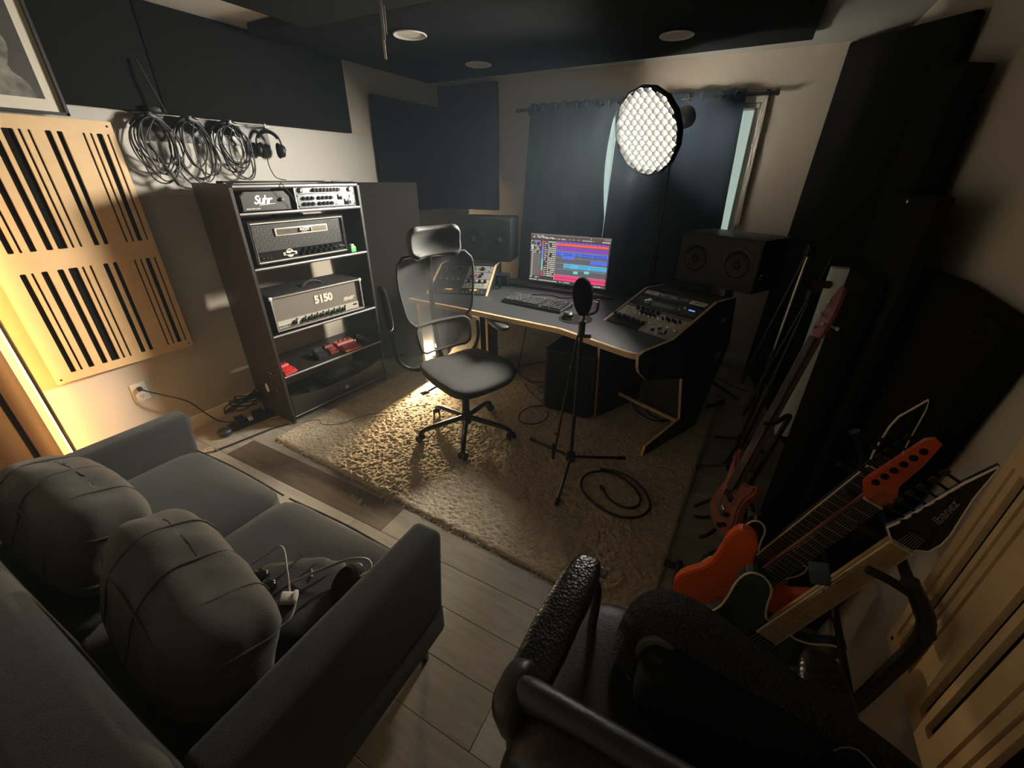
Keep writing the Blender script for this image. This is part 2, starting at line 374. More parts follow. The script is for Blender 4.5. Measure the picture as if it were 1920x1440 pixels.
# corner trap from the back wall to the right wall (slanting top)
panel([V((3.40, 4.17, .0)), V((3.70, 2.75, .0)), V((3.70, 2.55, 2.17)), V((3.47, 4.19, 2.43))], V((.035, .008, 0)), 'tallest black acoustic panel, across the far right corner beside the window', (3.6, 3.5, 0))
rpanel([(2.60, 0), (2.13, 0), (2.13, 1.94), (2.46, 2.0), (2.60, 2.02)], 3.64, 3.71, 'second tallest black acoustic panel by the right wall, in front of the corner one')
rpanel([(2.30, 0), (1.70, 0), (1.70, 1.57), (2.30, 1.574)], 3.60, 3.635, 'black acoustic panel of middle height by the right wall, with a small bright screw')
rpanel([(2.10, 0), (1.47, .0), (1.235, 1.335), (1.66, 1.352), (2.10, 1.33)], 3.675, 3.742, 'lowest black acoustic panel by the right wall behind the guitar headstocks')
one(G().bx(3.535, 3.59, 1.80, 2.13, 0, 1.30, bev=.008), 'sound_absorber', cloth_blk, 'upright black gobo standing beside the pale board edge behind the bass neck', 'acoustic panel', (3.54, 1.9, 0))
one(G().bx(3.495, 3.592, 2.225, 2.285, .42, 1.27, bev=.003), 'pale_board', frost_w, 'pale blue-grey board edge standing upright behind the bass headstock', 'board', (3.52, 2.23, .25))
one(G().cyl((3.44, 2.22, 1.20), (3.51, 2.224, 1.20), .016, bev=.004), 'wall_hook', rubber, 'short black padded peg sticking out of the pale board', 'hook', (3.5, 2.18, 1.15))
one(G().lathe([(0, .004), (.006, .003), (.008, 0), (0, 0)], 12, Matrix.Translation((3.598, 1.99, 1.545)) @ Matrix.Rotation(R(-90), 4, 'Y')), 'screw', chrome, 'tiny bright screw head near the top of a black panel at right', 'screw')

# ceiling discs
def disc(x, y, label, m, first=[None]):
    if first[0] is None:
        t = thing('ceiling_light', label, 'ceiling light', Matrix.Translation((x, y, 2.385)), 'round white discs in the ceiling')
        G().lathe([(.078, -.001), (.098, -.003), (.103, -.008), (.098, -.012), (.078, -.006)], 40).done('trim_ring', white_pl, t)
        G().lathe([(0, -.004), (.079, -.004), (.079, 0), (0, 0)], 40).done('diffuser', mat('disc_diffuser', (.70, .66, .58), .5), t)
        first[0] = t; return t
    return copy_thing(first[0], Matrix.Translation((x, y, 2.385)), label)
disc(1.065, 2.51, 'round white ceiling disc next to the thin hanging bracket, nearest of three', None)
disc(1.03, 3.34, 'small round white ceiling disc above the far left corner panels', None)
disc(2.50, 3.27, 'round ceiling disc above the round grid lamp', None)
hb = thing('hanging_bracket', 'thin pale metal strip hanging down beside the nearest ceiling disc', 'bracket', (1.5, 1.83, 2.325))
pb = V((1.52, 1.78, 0))
G().box(pb+V((0, 0, 2.24)), (.013, .004, .17), (0, 0, R(28))).done('upper_strip', alu, hb, world=True)
G().box(pb+V((.012, .006, 2.225)), (.006, .003, .10), (0, 0, R(28))).done('side_strip', alu, hb, world=True)
G().box(pb+V((-.004, 0, 2.125)), (.011, .003, .075), (0, 0, R(28))).done('lower_strip', cream, hb, world=True)

# ------------------------------------------------------------------ wooden slot diffusers
def diffuser(label, M, flip=False):
    # local: X along the wall, Y up, Z out of the wall
    W, Hh, T = .675, 1.262, .05
    t = thing('slot_diffuser', label, 'diffuser', M)
    slots = [(.030, .010), (.066, .026), (.100, .010), (.130, .010), (.222, .022), (.264, .024), (.330, .010), (.362, .010), (.402, .040), (.452, .026), (.512, .026), (.556, .010), (.590, .024)]
    if flip: slots = [(W-a, b) for a, b in slots]
    slots = sorted(slots)
    bands = [(.045, .575), (.672, 1.205)]
    g = G()
    # front board cut by vertical slots: full strips between slots, bridges above and below
    xs = [0]
    for a, b in slots: xs += [a-b/2, a+b/2]
    xs.append(W)
    for i in range(0, len(xs), 2): g.bx(xs[i], xs[i+1], bands[0][0], bands[0][1], T-.012, T); g.bx(xs[i], xs[i+1], bands[1][0], bands[1][1], T-.012, T)
    g.bx(0, W, 0, bands[0][0], T-.012, T); g.bx(0, W, bands[0][1], bands[1][0], T-.012, T); g.bx(0, W, bands[1][1], Hh, T-.012, T)
    # rounded slot ends
    for a, b in slots:
        for z0, z1 in bands:
            for zz, sg in ((z0, 1), (z1, -1)):
                r = min(b*.35, .005)
                for sx in (-1, 1):
                    xc = a+sx*b/2
                    g.prism([(xc, zz), (xc-sx*r, zz), (xc-sx*r*.3, zz+sg*r*.3), (xc, zz+sg*r)], T-.012, T)
    bmesh.ops.remove_doubles(g.bm, verts=g.bm.verts, dist=1e-5)
    g.done('slotted_board', birch, t, flat=True)
    G().bx(.006, W-.006, .006, Hh-.006, 0.004, T-.013).done('felt_core', felt, t)
    for x in (.022, W-.022):
        for y in (.022, Hh-.022): G().cyl((x, y, T), (x, y, T+.0015), .005, n=12).done('screw', felt, t)
    return t
diffuser('birch slot diffuser on the left wall, glowing orange next to the corner lamp', frame((0.002, .560, .598), (0, 1, 0), (0, 0, 1)), True)
diffuser('birch slot diffuser in the dark on the right wall beside the guitars', frame((X1-.002, 1.055, .54), (0, -1, 0), (0, 0, 1)), False)

# ------------------------------------------------------------------ framed portrait
fp = thing('picture_frame', 'thin framed black-and-white portrait print with a wide cream mat, top left', 'picture', frame((.075, .50, 1.868), (0, 1, 0), (0, 0, 1)))
fW, fH = .565, .55
G().bx(0, fW, 0, .012, 0, .025).bx(0, fW, fH-.012, fH, 0, .025).bx(0, .012, 0, fH, 0, .025).bx(fW-.012, fW, 0, fH, 0, .025).bx(0, fW, 0, fH, 0, .004).done('frame', blk_pl, fp)
G().bx(.012, fW-.012, .012, fH-.012, .004, .007).done('mat_board', cream, fp)
pic = mat('portrait_ground', (.035, .032, .026), .5, var=.4, vscale=7)
pg = mat('portrait_light', (.25, .24, .20), .5, c2=(.07, .065, .055), vscale=16)
G().bx(.06, fW-.062, .062, fH-.06, .007, .009).done('print', pic, fp)
hd = [V((.395+.052*math.cos(a)*(1+.12*math.sin(3*a)), .245+.075*math.sin(a), 0)) for a in [i*math.pi/12 for i in range(24)]]
sh = smooth_path([(.30, .062), (.31, .12), (.36, .16), (.375, .185), (.42, .18), (.43, .155), (.465, .12), (.475, .062)], 5)
G().prism([(p.x, p.y) for p in sh], .009, .0095).prism([(p.x, p.y) for p in hd], .0095, .0100).done('printed_figure', pg, fp)

# ------------------------------------------------------------------ LED corner lamp
ledm = mat('warm_led', (1, .8, .3), .5, emit=(1.0, .47, .12), es=LED_E)
lp = thing('corner_floor_lamp', 'slim brass floor lamp with a glowing warm strip standing against the left wall', 'floor lamp', (.12, .475, 0))
G().cyl((.14, .475, .03), (.14, .475, 1.50), .0085).done('pole', brass, lp, world=True)
G().cyl((.14, .475, 0), (.14, .475, .03), .085, bev=.004, n=32).done('base', blk_met, lp, world=True)
G().bx(.122, .130, .4635, .4745, .08, 1.48).done('led_strip', ledm, lp, world=True)

# outlet with plug and cord
ot = thing('wall_outlet', 'white duplex wall outlet under the left diffuser with a black plug in it', 'outlet', (.001, .885, .395))
G().bx(0, .007, .845, .925, .335, .455, bev=.004).done('cover_plate', white_pl, ot, world=True)
for z in (.372, .418):
    s_ = G().lathe([(0, .0085), (.015, .0085), (.016, .007)], 20, Matrix.Translation((0, .885, z)) @ Matrix.Rotation(R(90), 4, 'Y')).done('socket', cream, ot, world=True)
G().bx(.0084, .009, .877, .879, .363, .371).bx(.0084, .009, .890, .892, .363, .371).cyl((.0084, .885, .357), (.009, .885, .357), .0022, n=8).done('slots', felt, ot, world=True)
plg = thing('wall_cable', 'black power cord plugged into the left wall outlet and running to the floor', 'cord', (.02, .885, .418))
G().box((.02, .885, .418), (.026, .024, .026), None, .005).cyl((.03, .885, .418), (.06, .90, .405), .007, .004).done('plug', cable_m, plg, world=True)
G().tube(smooth_path([(.055, .897, .407), (.10, .96, .36), (.12, 1.06, .27), (.13, 1.12, .16), (.14, 1.19, .05), (.19, 1.27, .02), (.22, 1.33, .03)], 8), .0045).done('cord', cable_m, plg, world=True)

# ------------------------------------------------------------------ rug
rugm = mat('shaggy_cream_rug', (.58, .49, .36), .95, c2=(.40, .33, .235), vscale=24, bump=.8, bscale=130, sheen=.3)
def build_rug():
    a = R(-2.8); o = V((.614, 1.272, 0)); ux = V((math.cos(a), math.sin(a), 0)); uy = V((-math.sin(a), math.cos(a), 0)); LX, LY = 2.52, 2.90
    nx, ny = 400, 460
    def fn(u, v):
        e = min(u*LX, (1-u)*LX, v*LY, (1-v)*LY); edge = min(1, e/.02)**.5
        wob = .006*noise.noise(V((u*40, v*40, 5)))*(1-min(1, e/.02))
        p = o+ux*(u*LX+wob)+uy*(v*LY+wob)
        q = V((p.x, p.y, 0)); k = noise.noise(q*42+V((0, 0, noise.noise(q*9)*1.5)))
        h = .006+edge*(.010+.009*(1-abs(k)*1.9)+.004*noise.noise(q*90)+.004*noise.noise(q*5))
        p.z = max(.003, h); return p
    g = G().grid((0, 0, 0), (0, 0, 0), (0, 0, 0), nx, ny, fn)
    t = thing('area_rug', 'large shaggy cream rug under the desk and desk chair', 'rug', (1.9, 2.7, 0))
    g.done('pile', rugm, t, world=True, ang=180)
    f = G(); rnd = random.Random(3)
    for i in range(260):
        u = rnd.random(); p = o+ux*(u*LX); L = rnd.uniform(.006, .022)
        f.tube([p+V((0, .004, .008)), p+uy*(-L*.6)+V((rnd.uniform(-.004, .004), 0, .007)), p+uy*(-L)+V((rnd.uniform(-.008, .008), 0, .002))], .0016, 4)
    for u in (.42, .435): f.tube([o+ux*(u*LX)+V((0, .01, .012)), o+ux*(u*LX)+V((.002, -.025, .016)), o+ux*(u*LX+.004)+V((0, -.05, .003))], .0028, 5)
    f.done('fringe', rugm, t, world=True, kind='stuff')
build_rug()

# ------------------------------------------------------------------ amp shelf
SX = math.atan2(.876, .069); SM = rzm((.553, 1.465, 0), SX)
sh = thing('amp_shelf', 'tall open black shelf unit holding guitar amplifier heads and pedals', 'shelf', SM)
SW, SD, ST = .88, .44, .02
def side_prof(x0, x1, nm):
    prof = [(0, 0), (.40, 0), (SD, .17), (SD, 1.57), (.02, 1.57), (0, 1.55), (0, .14), (-.012, .06)]
    M = Matrix(((0, 0, 1, 0), (1, 0, 0, 0), (0, 1, 0, 0), (0, 0, 0, 1)))
    return G().prism(prof, x0, x1, M=M, bev=.0015).done(nm, blk_wood, sh)
ls = side_prof(0, ST, 'side_panel'); side_prof(SW-ST, SW, 'side_panel')
for k in range(14): 
    for yy in (.08, .34):
        pass
gh = G()
for k in range(7):
    gh.cyl((-.0006, .16, .34+k*.032), (.0, .16, .34+k*.032), .003, n=8)
gh.cyl((-.0006, .12, .235), (0, .12, .235), .005, n=10); gh.cyl((-.0006, .24, .27), (0, .24, .27), .003, n=8)
gh.done('peg_holes', cream, ls, kind='stuff')
G().prism([(.25+.022*math.cos(a*.5236), .225+.036*math.sin(a*.5236)) for a in range(12)], -.001, .0, M=Matrix(((0, 0, 1, 0), (1, 0, 0, 0), (0, 1, 0, 0), (0, 0, 0, 1)))).done('cable_cutout', cream, ls)
def board(z, nm='shelf_board', y0=0.0, t=.018):
    o = G().bx(ST, SW-ST, y0, SD-.01, z-t, z, bev=.001).done(nm, blk_wood, sh)
    G().bx(ST, SW-ST, y0-.0035, y0, z-t*.55, z, bev=.0005).done('edge_strip', silver if nm != 'x' else alu, o); return o
board(1.56, 'top_board'); board(1.415); board(1.10); board(.665); board(.37); board(.10, 'bottom_board', .03)
# pull-out front at the bottom with a dipped top edge
M = Matrix(((1, 0, 0, 0), (0, 0, 1, 0), (0, 1, 0, 0), (0, 0, 0, 1)))
dip = [(ST+.004, .055), (SW-ST-.004, .055), (SW-ST-.004, .215)]+[(SW-ST-.004-(SW-2*ST-.008)*i/14, .215-.055*math.sin(math.pi*i/14)) for i in range(1, 14)]+[(ST+.004, .215)]
df = G().prism(dip, -.002, .014, M=M, bev=.001).done('drawer_front', blk_wood, sh)
G().cyl((.47, -.004, .105), (.47, -.016, .105), .009, n=14, bev=.002).bx(.455, .485, -.006, -.002, .09, .12, bev=.002).done('latch', alu, df)
G().bx(.02, .865, .002, .012, .043, .052).done('kick_rail', silver, sh)
def SP(x, y, z): return SM @ V((x, y, z))
def SMat(x, y, z, rz=0): return SM @ rzm((x, y, z), rz)
FR = Matrix(((1, 0, 0, 0), (0, 0, -1, 0), (0, 1, 0, 0), (0, 0, 0, 1)))  # local plane XY -> X, Z with normal -Y
def knob(g, x, z, y, r=.009, d=.014): g.cyl((x, y, z), (x, y-d*.35, z), r*1.15, n=16).cyl((x, y-d*.35, z), (x, y-d, z), r, r*.85, n=16)
# diamond-plate style amp head
t = thing('amplifier_head', 'black amp head with diamond plate grille and long cream vent badge on the second shelf', 'amplifier', SMat(.055, .015, 1.102, R(1)), 'guitar amplifier heads on the shelf')
AW, AH, AD = .665, .262, .24
G().bx(0, AW, 0, AD, .012, .012+.02, bev=.004).bx(0, AW, 0, AD, AH-.02, AH, bev=.006).bx(0, .02, 0, AD, .012, AH, bev=.004).bx(AW-.02, AW, 0, AD, .012, AH, bev=.004).bx(.01, AW-.01, AD-.02, AD, .02, AH-.01).done('cabinet', tolex, t)
tr = 0.004
G().tube([(.012, -.001, .024), (AW-.012, -.001, .024), (AW-.012, -.001, AH-.012), (.012, -.001, AH-.012)], .0035, 6, closed=True).done('piping', cream, t)
G().bx(.02, AW-.02, .014, .02, .085, AH-.02).done('grille_plate', mat('plate_metal', (.07, .07, .068), .35, metal=.5), t)
g = G(); k = 0
for i in range(30):
    for j in range(9):
        x, z = .032+i*.0205, .096+j*.0165
        if x > AW-.03: continue
        g.box((x, .0135, z), (.013, .003, .0028), (0, R(45 if (i+j) % 2 else -45), 0), .0008, 1)
g.done('plate_lozenges', mat('plate_metal', (0, 0, 0)), t, kind='stuff')
G().bx(.02, AW-.02, .012, .02, .032, .083).done('control_panel', blk_gl, t)
b = G().bx(.155, .53, .004, .0115, .168, .214, bev=.002).done('vent_badge', cream, t)
g = G()
for i in range(22): g.bx(.168+i*.0062, .168+i*.0062+.003, .0028, .0042, .174, .208)
for i in range(18): g.bx(.412+i*.0062, .412+i*.0062+.0025, .0028, .0042, .174, .208)
g.done('vent_slots', felt, b, kind='stuff')
G().bx(.305, .405, .001, .004, .176, .206, bev=.001).done('name_plate', blk_gl, b)
G().text('MESA', .021, Matrix.Translation((.355, .0005, .194)) @ FR, bold=.0008, space=1.1, sx=1.25).bx(.33, .38, .0, .001, .180, .1825).done('lettering', cream, b)
rb = G().cyl((.225, .012, .060), (.225, .008, .060), .026, n=24).bx(.178, .272, .006, .011, .047, .067, bev=.002).done('round_badge', cream, t)
G().text('Rectifier', .021, Matrix.Translation((.225, .0055, .057)) @ FR, shear=.3, bold=.0006).text('DUAL', .010, Matrix.Translation((.225, .0075, .076)) @ FR, bold=.0004).done('badge_lettering', felt, rb)
for r_ in range(2):
    for i in range(7 if r_ == 0 else 6):
        g = G(); knob(g, .31+i*.043+(.02 if r_ else 0), .046+r_*.024, .012, .0115, .018); g.done('knob', blk_gl, t)
for x in (.045, .068, .09): g = G(); knob(g, x, .05, .012, .005, .016); g.done('switch', chrome, t)
for x in (.615, .635): G().cyl((x, .012, .055), (x, .0, .055), .006, n=12).done('jack', chrome, t)
for x in (.03, AW-.03):
    for y_ in (.04, AD-.04): G().cyl((x, y_, 0), (x, y_, .012), .012, n=12).done('foot', rubber, t)
G().tube(smooth_path([(.22, .12, AH), (.23, .12, AH+.014), (.33, .12, AH+.02), (.43, .12, AH+.014), (.44, .12, AH)], 6), .007).done('handle', rubber, t)
# block-letter amp head
t = thing('amplifier_head', 'black amp head reading 5150 with grey grille and silver trim on the third shelf', 'amplifier', SMat(.055, .0, .667, R(-1)), 'guitar amplifier heads on the shelf')
AW, AH, AD = .70, .250, .30
G().bx(0, AW, .004, AD, .012, .012+.022, bev=.004).bx(0, AW, .004, AD, AH-.018, AH, bev=.008).bx(0, .02, .004, AD, .012, AH, bev=.004).bx(AW-.02, AW, .004, AD, .012, AH, bev=.004).bx(.01, AW-.01, AD-.02, AD, .02, AH-.01).done('cabinet', tolex, t)
G().bx(.004, AW-.004, -.002, .006, .016, .026, bev=.002).bx(.004, AW-.004, -.002, .006, AH-.016, AH-.006, bev=.002).bx(.004, .014, -.002, .006, .016, AH-.006, bev=.002).bx(AW-.014, AW-.004, -.002, .006, .016, AH-.006, bev=.002).done('front_trim', mat('trim_grey', (.30, .28, .24), .4, metal=.3), t)
G().bx(.014, AW-.05, .012, .018, .082, AH-.016).done('grille', mat('taupe_grille', (.16, .14, .115), .8, bump=.5, bscale=350), t)
G().bx(AW-.05, AW-.014, .014, .018, .05, AH-.016).done('side_slot', felt, t)
G().bx(.014, AW-.05, .006, .016, .028, .082).done('control_panel', mat('panel_white', (.55, .53, .46), .3, metal=.3), t)
for s_, c_ in (('a', cream),):
    G().text('5150', .074, Matrix.Translation((.375, .010, .162)) @ FR, bold=.0035, ext=.002, space=.95, sx=1.0).done('number_logo', cream, t)
G().text('PEAVEY', .034, Matrix.Translation((.575, .010, .118)) @ FR, bold=.0012, shear=.45, space=.85, sx=.9).done('brand_logo', cream, t)
for i in range(9):
    x = .13+i*.045+(.02 if i > 0 else 0)
    g = G(); knob(g, x, .053, .006, .0135, .020); g.done('knob', blk_gl, t)
for i in range(9):
    x = .13+i*.045+(.02 if i > 0 else 0)
    G().box((x+.018, .003, .066), (.010, .004, .026), (0, R(20), 0), .001, 1).done('chrome_marker', chrome, t)
for x in (.035, .055, .075, .095): G().cyl((x, .006, .05), (x, -.006, .05), .004, n=10).done('toggle', chrome, t)
for x in (.61, .628): G().cyl((x, .006, .065), (x, .0, .065), .006, n=12).done('jack', felt, t)
G().bx(.02, AW-.05, .004, .008, .030, .036).done('lower_strip', alu, t)
G().tube(smooth_path([(.30, .11, AH), (.31, .11, AH+.012), (.37, .115, AH+.028), (.43, .11, AH+.012), (.44, .11, AH)], 6), .007).bx(.28, .31, .09, .13, AH, AH+.006, bev=.002).bx(.43, .46, .09, .13, AH, AH+.006, bev=.002).done('handle', rubber, t)
for x in (.03, AW-.03):
    for y_ in (.04, AD-.04): G().cyl((x, y_, 0), (x, y_, .012), .012, n=12).done('foot', rubber, t)
for x in (.008, AW-.008): G().box((x, .003, AH-.012), (.022, .016, .022), None, .004).done('corner_cap', silver, t)
# script-logo load box
t = thing('load_box', 'small black box with a white script logo at the left of the top shelf', 'audio unit', SMat(.06, .03, 1.417))
prof = [(0, .004), (.30, .004), (.30, .075), (.27, .108), (.03, .108), (0, .085)]
G().prism(prof, 0, .20, M=Matrix(((1, 0, 0, 0), (0, 0, 1, 0), (0, 1, 0, 0), (0, 0, 0, 1))), bev=.004).done('case', blk_pl, t)
G().text('Suhr', .066, Matrix.Translation((.125, -.001, .062)) @ FR, shear=.35, bold=.0016, space=.85).box((.15, -.001, .038), (.10, .0012, .003), (0, R(-4), 0)).done('script_logo', white_pl, t)
G().text('REACTIVE LOAD', .011, Matrix.Translation((.062, -.001, .016)) @ FR, bold=.0002).done('lettering', white_pl, t)
g = G(); knob(g, .245, .062, 0, .011, .02); g.done('knob', chrome, t)
# rack case
t = thing('rack_case', 'short rack case with two grey knobbed units at right of the top shelf', 'rack', SMat(.385, .012, 1.417))
RW = .455
G().bx(0, .008, 0, .26, 0, .134).bx(RW-.008, RW, 0, .26, 0, .134).bx(0, RW, 0, .26, 0, .004).bx(0, RW, .0, .26, .130, .134).done('case', blk_lam, t)
G().bx(.0, .006, -.004, .0, 0, .134).done('edge_strip', cream, t)
u1 = G().bx(.010, RW-.010, -.002, .22, .088, .129, bev=.001).done('rack_unit', silver, t)
for i in range(8): g = G(); knob(g, .135+i*.026, .109, -.002, .011, .018); g.done('knob', blk_gl, u1)
G().cyl((.04, -.002, .109), (.04, -.012, .109), .015, n=20).cyl((RW-.045, -.002, .109), (RW-.045, -.012, .109), .015, n=20).done('end_ring', blk_gl, u1)
G().box((.355, -.003, .109), (.035, .004, .018), None, .002).done('display', cream, u1)
for x in (.04, RW-.045): G().cyl((x, -.012, .109), (x, -.018, .109), .008, n=14).done('cap', chrome, u1)
u2 = G().bx(.010, RW-.010, -.002, .22, .006, .086, bev=.001).done('rack_unit', mat('blue_grey_panel', (.36, .39, .43), .4, metal=.3), t)
for r_ in range(2):
    for i, x in enumerate((.055, .085, .115, .165, .195, .225, .255)):
        g = G(); knob(g, x, .062-r_*.034, -.002, .0105, .016); kb = g.done('knob', blk_gl, u2)
    for x in (.072, .10, .182, .212): G().cyl((x, -.002, .060-r_*.034), (x, -.006, .060-r_*.034), .0045, n=10).done('cap', white_pl, u2)
G().bx(.305, .345, -.004, .0, .045, .080, bev=.002).bx(.355, .395, -.004, .0, .012, .05, bev=.002).done('meter', blk_gl, u2)
G().bx(.29, .292, -.003, 0, .01, .084).bx(.40, .402, -.003, 0, .01, .084).done('panel_line', felt, u2)
for x in (.015, RW-.015):
    for z in (.016, .076): G().cyl((x, -.002, z), (x, -.0045, z), .004, n=8).done('screw', blk_gl, u2)
G().cyl((.415, -.002, .03), (.415, -.012, .03), .009, n=14).cyl((.415, -.002, .065), (.415, -.01, .065), .007, n=14).done('jack', chrome, u2)
# green item beside the amp
t = thing('tuner_box', 'small bright green box beside the diamond plate amp', 'box', SMat(.765, .02, 1.102))
G().bx(-.022, .022, 0, .05, 0, .042, bev=.005).done('body', green_m, t)
G().bx(-.014, .01, .005, .04, .042, .056, bev=.003).done('cap', mat('pale_green', (.45, .68, .40), .4), t)
# pedals
PED = 'effect pedals on the lower shelf'
def pedal(label, x, y, rz, m, mtop, w=.075, d=.13, wedge=True, nk=3):
    t = thing('effect_pedal', label, 'pedal', SMat(x, y, .372, rz), PED)
    M = Matrix(((0, 0, 1, 0), (1, 0, 0, 0), (0, 1, 0, 0), (0, 0, 0, 1)))
    prof = [(0, .004), (d, .004), (d, .052), (d*.62, .050), (d*.58, .036), (0, .020)] if wedge else [(0, .004), (d, .004), (d, .046), (d*.1, .040), (0, .03)]
    G().prism(prof, -w/2, w/2, M=M, bev=.003).done('housing', m, t)
    a = math.atan2(.016, d*.58)
    G().box((0, d*.28, .034), (w*.86, d*.46, .006), (a, 0, 0), .002).done('treadle', mtop, t)
    for i in range(nk): g = G(); x_ = (i-(nk-1)/2)*w*.28; g.cyl((x_, d*.8, .05), (x_, d*.8, .064), .007, n=12); g.done('knob', blk_gl if m is not blk_pl else chrome, t)
    G().cyl((w*.3, d*.07, .024), (w*.3, d*.05, .034), .005, n=10).done('thumb_screw', chrome, t)
    G().bx(-w/2-.014, -w/2, d*.65, d*.8, .015, .03, bev=.003).cyl((-w/2-.014, d*.72, .022), (-w/2-.035, d*.72, .022), .007, n=10).done('patch_plug', chrome, t)
    return t
pedal('bright red pedal at the left front of the lower shelf', .075, .0, R(8), red_m, red_m, w=.10)
pedal('black pedal with chrome controls between the red pedals on the lower shelf', .36, .045, R(-14), blk_pl, blk_gl, w=.075, wedge=False)
pedal('dull red pedal set back behind the larger red one on the lower shelf', .47, .06, R(-6), red_d, red_d, w=.07)
pedal('wide light red pedal at the front right of the lower shelf', .60, .0, R(-3), mat('light_red', (.52, .10, .08), .4), red_d, w=.15, d=.17)
pedal('small black and silver pedal at the right end of the lower shelf', .76, .03, R(4), blk_pl, alu, w=.06, wedge=False)
# things in the bottom tray
t = thing('pedal_board', 'dark foot controller in the bottom tray with a row of small silver switches', 'pedal', SMat(.52, .14, .102))
G().bx(-.16, .16, -.05, .10, 0, .05, bev=.006).done('housing', blk_pl, t)
for i in range(8): G().cyl((-.13+i*.036, -.02, .05), (-.13+i*.036, -.02, .062), .006, n=10).done('switch', alu, t)
t = thing('grey_pedal', 'grey pedal cluster at the right end of the bottom tray', 'pedal', SMat(.72, .12, .102))
G().bx(-.05, .05, -.05, .07, 0, .075, bev=.008).done('housing', greyc, t)
for i in range(3): G().cyl((-.03+i*.03, .02, .075), (-.03+i*.03, .02, .09), .009, n=12).done('knob', alu, t)
t = thing('adapter_brick', 'small black adapter lying in the left of the bottom tray', 'power adapter', SMat(.26, .14, .102))
G().box((0, 0, .022), (.09, .05, .044), (0, 0, .3), .006).done('case', blk_pl, t)
G().box((-.02, -.028, .03), (.02, .006, .012), (0, 0, .3), .002).done('tag', cable_g, t)
# cables lying on the shelf top
def cable(label, pts, r=.004, m=cable_m, n=8, name='cable', sm=7, cat='cable', group=None, ends=True, world=None):
    P = smooth_path(pts, sm); t = thing(name, label, cat, P[0], group)
    G().tube(P, r, n).done('lead', m, t, world=True)
    if ends:
        for a, b in ((P[0], P[1]), (P[-1], P[-2])):
            dirv = (a-b).normalized(); G().cyl(a-dirv*.004, a+dirv*.03, r*1.7, r*1.5, n=12, bev=.0008).done('connector', m if r > .003 else m, t, world=True)
    return t
cable('black cable looped loosely on top of the amp shelf', [SP(.05, .05, 1.574), SP(.2, .03, 1.576), SP(.45, .06, 1.575), SP(.62, .03, 1.576), SP(.60, .10, 1.576), SP(.35, .12, 1.576), SP(.12, .10, 1.578), SP(.04, .14, 1.576)], .0045)
one(G().bx(.70, .865, .04, .06, 1.571, 1.578, bev=.002, M=SM), 'drumstick', blk_pl, 'thin flat black bar lying at the right end of the shelf top', 'bar')
cable('thin black lead drooping over the front of the small logo box', [SP(.30, -.008, 1.572), SP(.315, -.02, 1.545), SP(.345, -.022, 1.50), SP(.37, -.012, 1.46), SP(.375, -.004, 1.435)], .0028, ends=False)

# ------------------------------------------------------------------ cable hooks with hanging loops
hr = thing('hook_rail', 'grey metal rail with hooks under the long black wall panel', 'rail', (.02, 1.76, 1.90))
G().bx(.015, .024, 1.37, 2.14, 1.785, 1.918, bev=.002).done('plate', mat('rail_grey', (.15, .155, .16), .45, metal=.4), hr, world=True)
HY = [1.40, 1.60, 1.83, 2.06]
for y in HY:
    G().bx(.024, .13, y-.006, y+.006, 1.895, 1.901).bx(.125, .131, y-.006, y+.006, 1.895, 1.918).bx(.024, .13, y+.05, y+.056, 1.895, 1.901).bx(.125, .131, y-.006, y+.056, 1.893, 1.899).done('hook', blk_met, hr, world=True)
def coil(label, y, n, rx, rz, seed, x=.085, zt=1.895, plugs=2, m=cable_m):
    rnd = random.Random(seed); t = thing('hanging_cable', label, 'cable', (x, y, zt), 'black cables hanging in loops on the left wall')
    for k in range(n):
        a_ = rx*rnd.uniform(.62, 1.1); b_ = rz*rnd.uniform(.72, 1.08); x0 = x+rnd.uniform(-.035, .035); sk = rnd.uniform(-.03, .05)
        P = [V((x0+.015*math.sin(2*th+k), y+a_*math.sin(th)+sk*(1-math.cos(th))*.5, zt-b_*(1-math.cos(th)))) for th in [2*math.pi*i/28 for i in range(28)]]
        G().tube(P, .0042, 6, closed=True).done('loop', m, t, world=True)
    G().tube(smooth_path([(x-.03, y-.07, zt-.045), (x, y-.04, zt-.005), (x+.01, y, zt+.008), (x, y+.05, zt-.005), (x-.03, y+.085, zt-.05)], 5), .020, 8).done('bundle', m, t, world=True)
    for k in range(plugs):
        yy = y+rnd.uniform(-.06, .06); zz = zt-rz*rnd.uniform(.9, 1.6); dv = V((.0, rnd.uniform(-.02, .03), -.05))
        G().tube(smooth_path([(x+.03, y+.02, zt), (x+.04, yy-.01, (zt+zz)/2), (x+.035, yy, zz)], 5), .003, 6).cyl(V((x+.035, yy, zz)), V((x+.035, yy, zz))+dv*.6, .006, n=10).done('plug_lead', m, t, world=True)
        G().cyl(V((x+.035, yy, zz))+dv*.6, V((x+.035, yy, zz))+dv*1.3, .0032, n=8).done('plug_tip', chrome, t, world=True)
    return t
coil('leftmost coiled black cable hanging from the wall hooks', 1.40, 8, .125, .155, 1)
coil('second coiled black cable from the left on the wall hooks', 1.60, 6, .105, .165, 2, plugs=1)
coil('third coil of black cable on the wall hooks, next to the headphones', 1.83, 9, .105, .15, 3)
cable('single black lead dangling from the coils past the shelf top corner', [(.09, 1.50, 1.70), (.10, 1.52, 1.62), (.11, 1.56, 1.56), (.10, 1.60, 1.50)], .004)
# microphone-like clip hanging down
cable('thick black lead end hanging under the leftmost coil', [(.12, 1.36, 1.74), (.12, 1.39, 1.66), (.125, 1.42, 1.585)], .007)
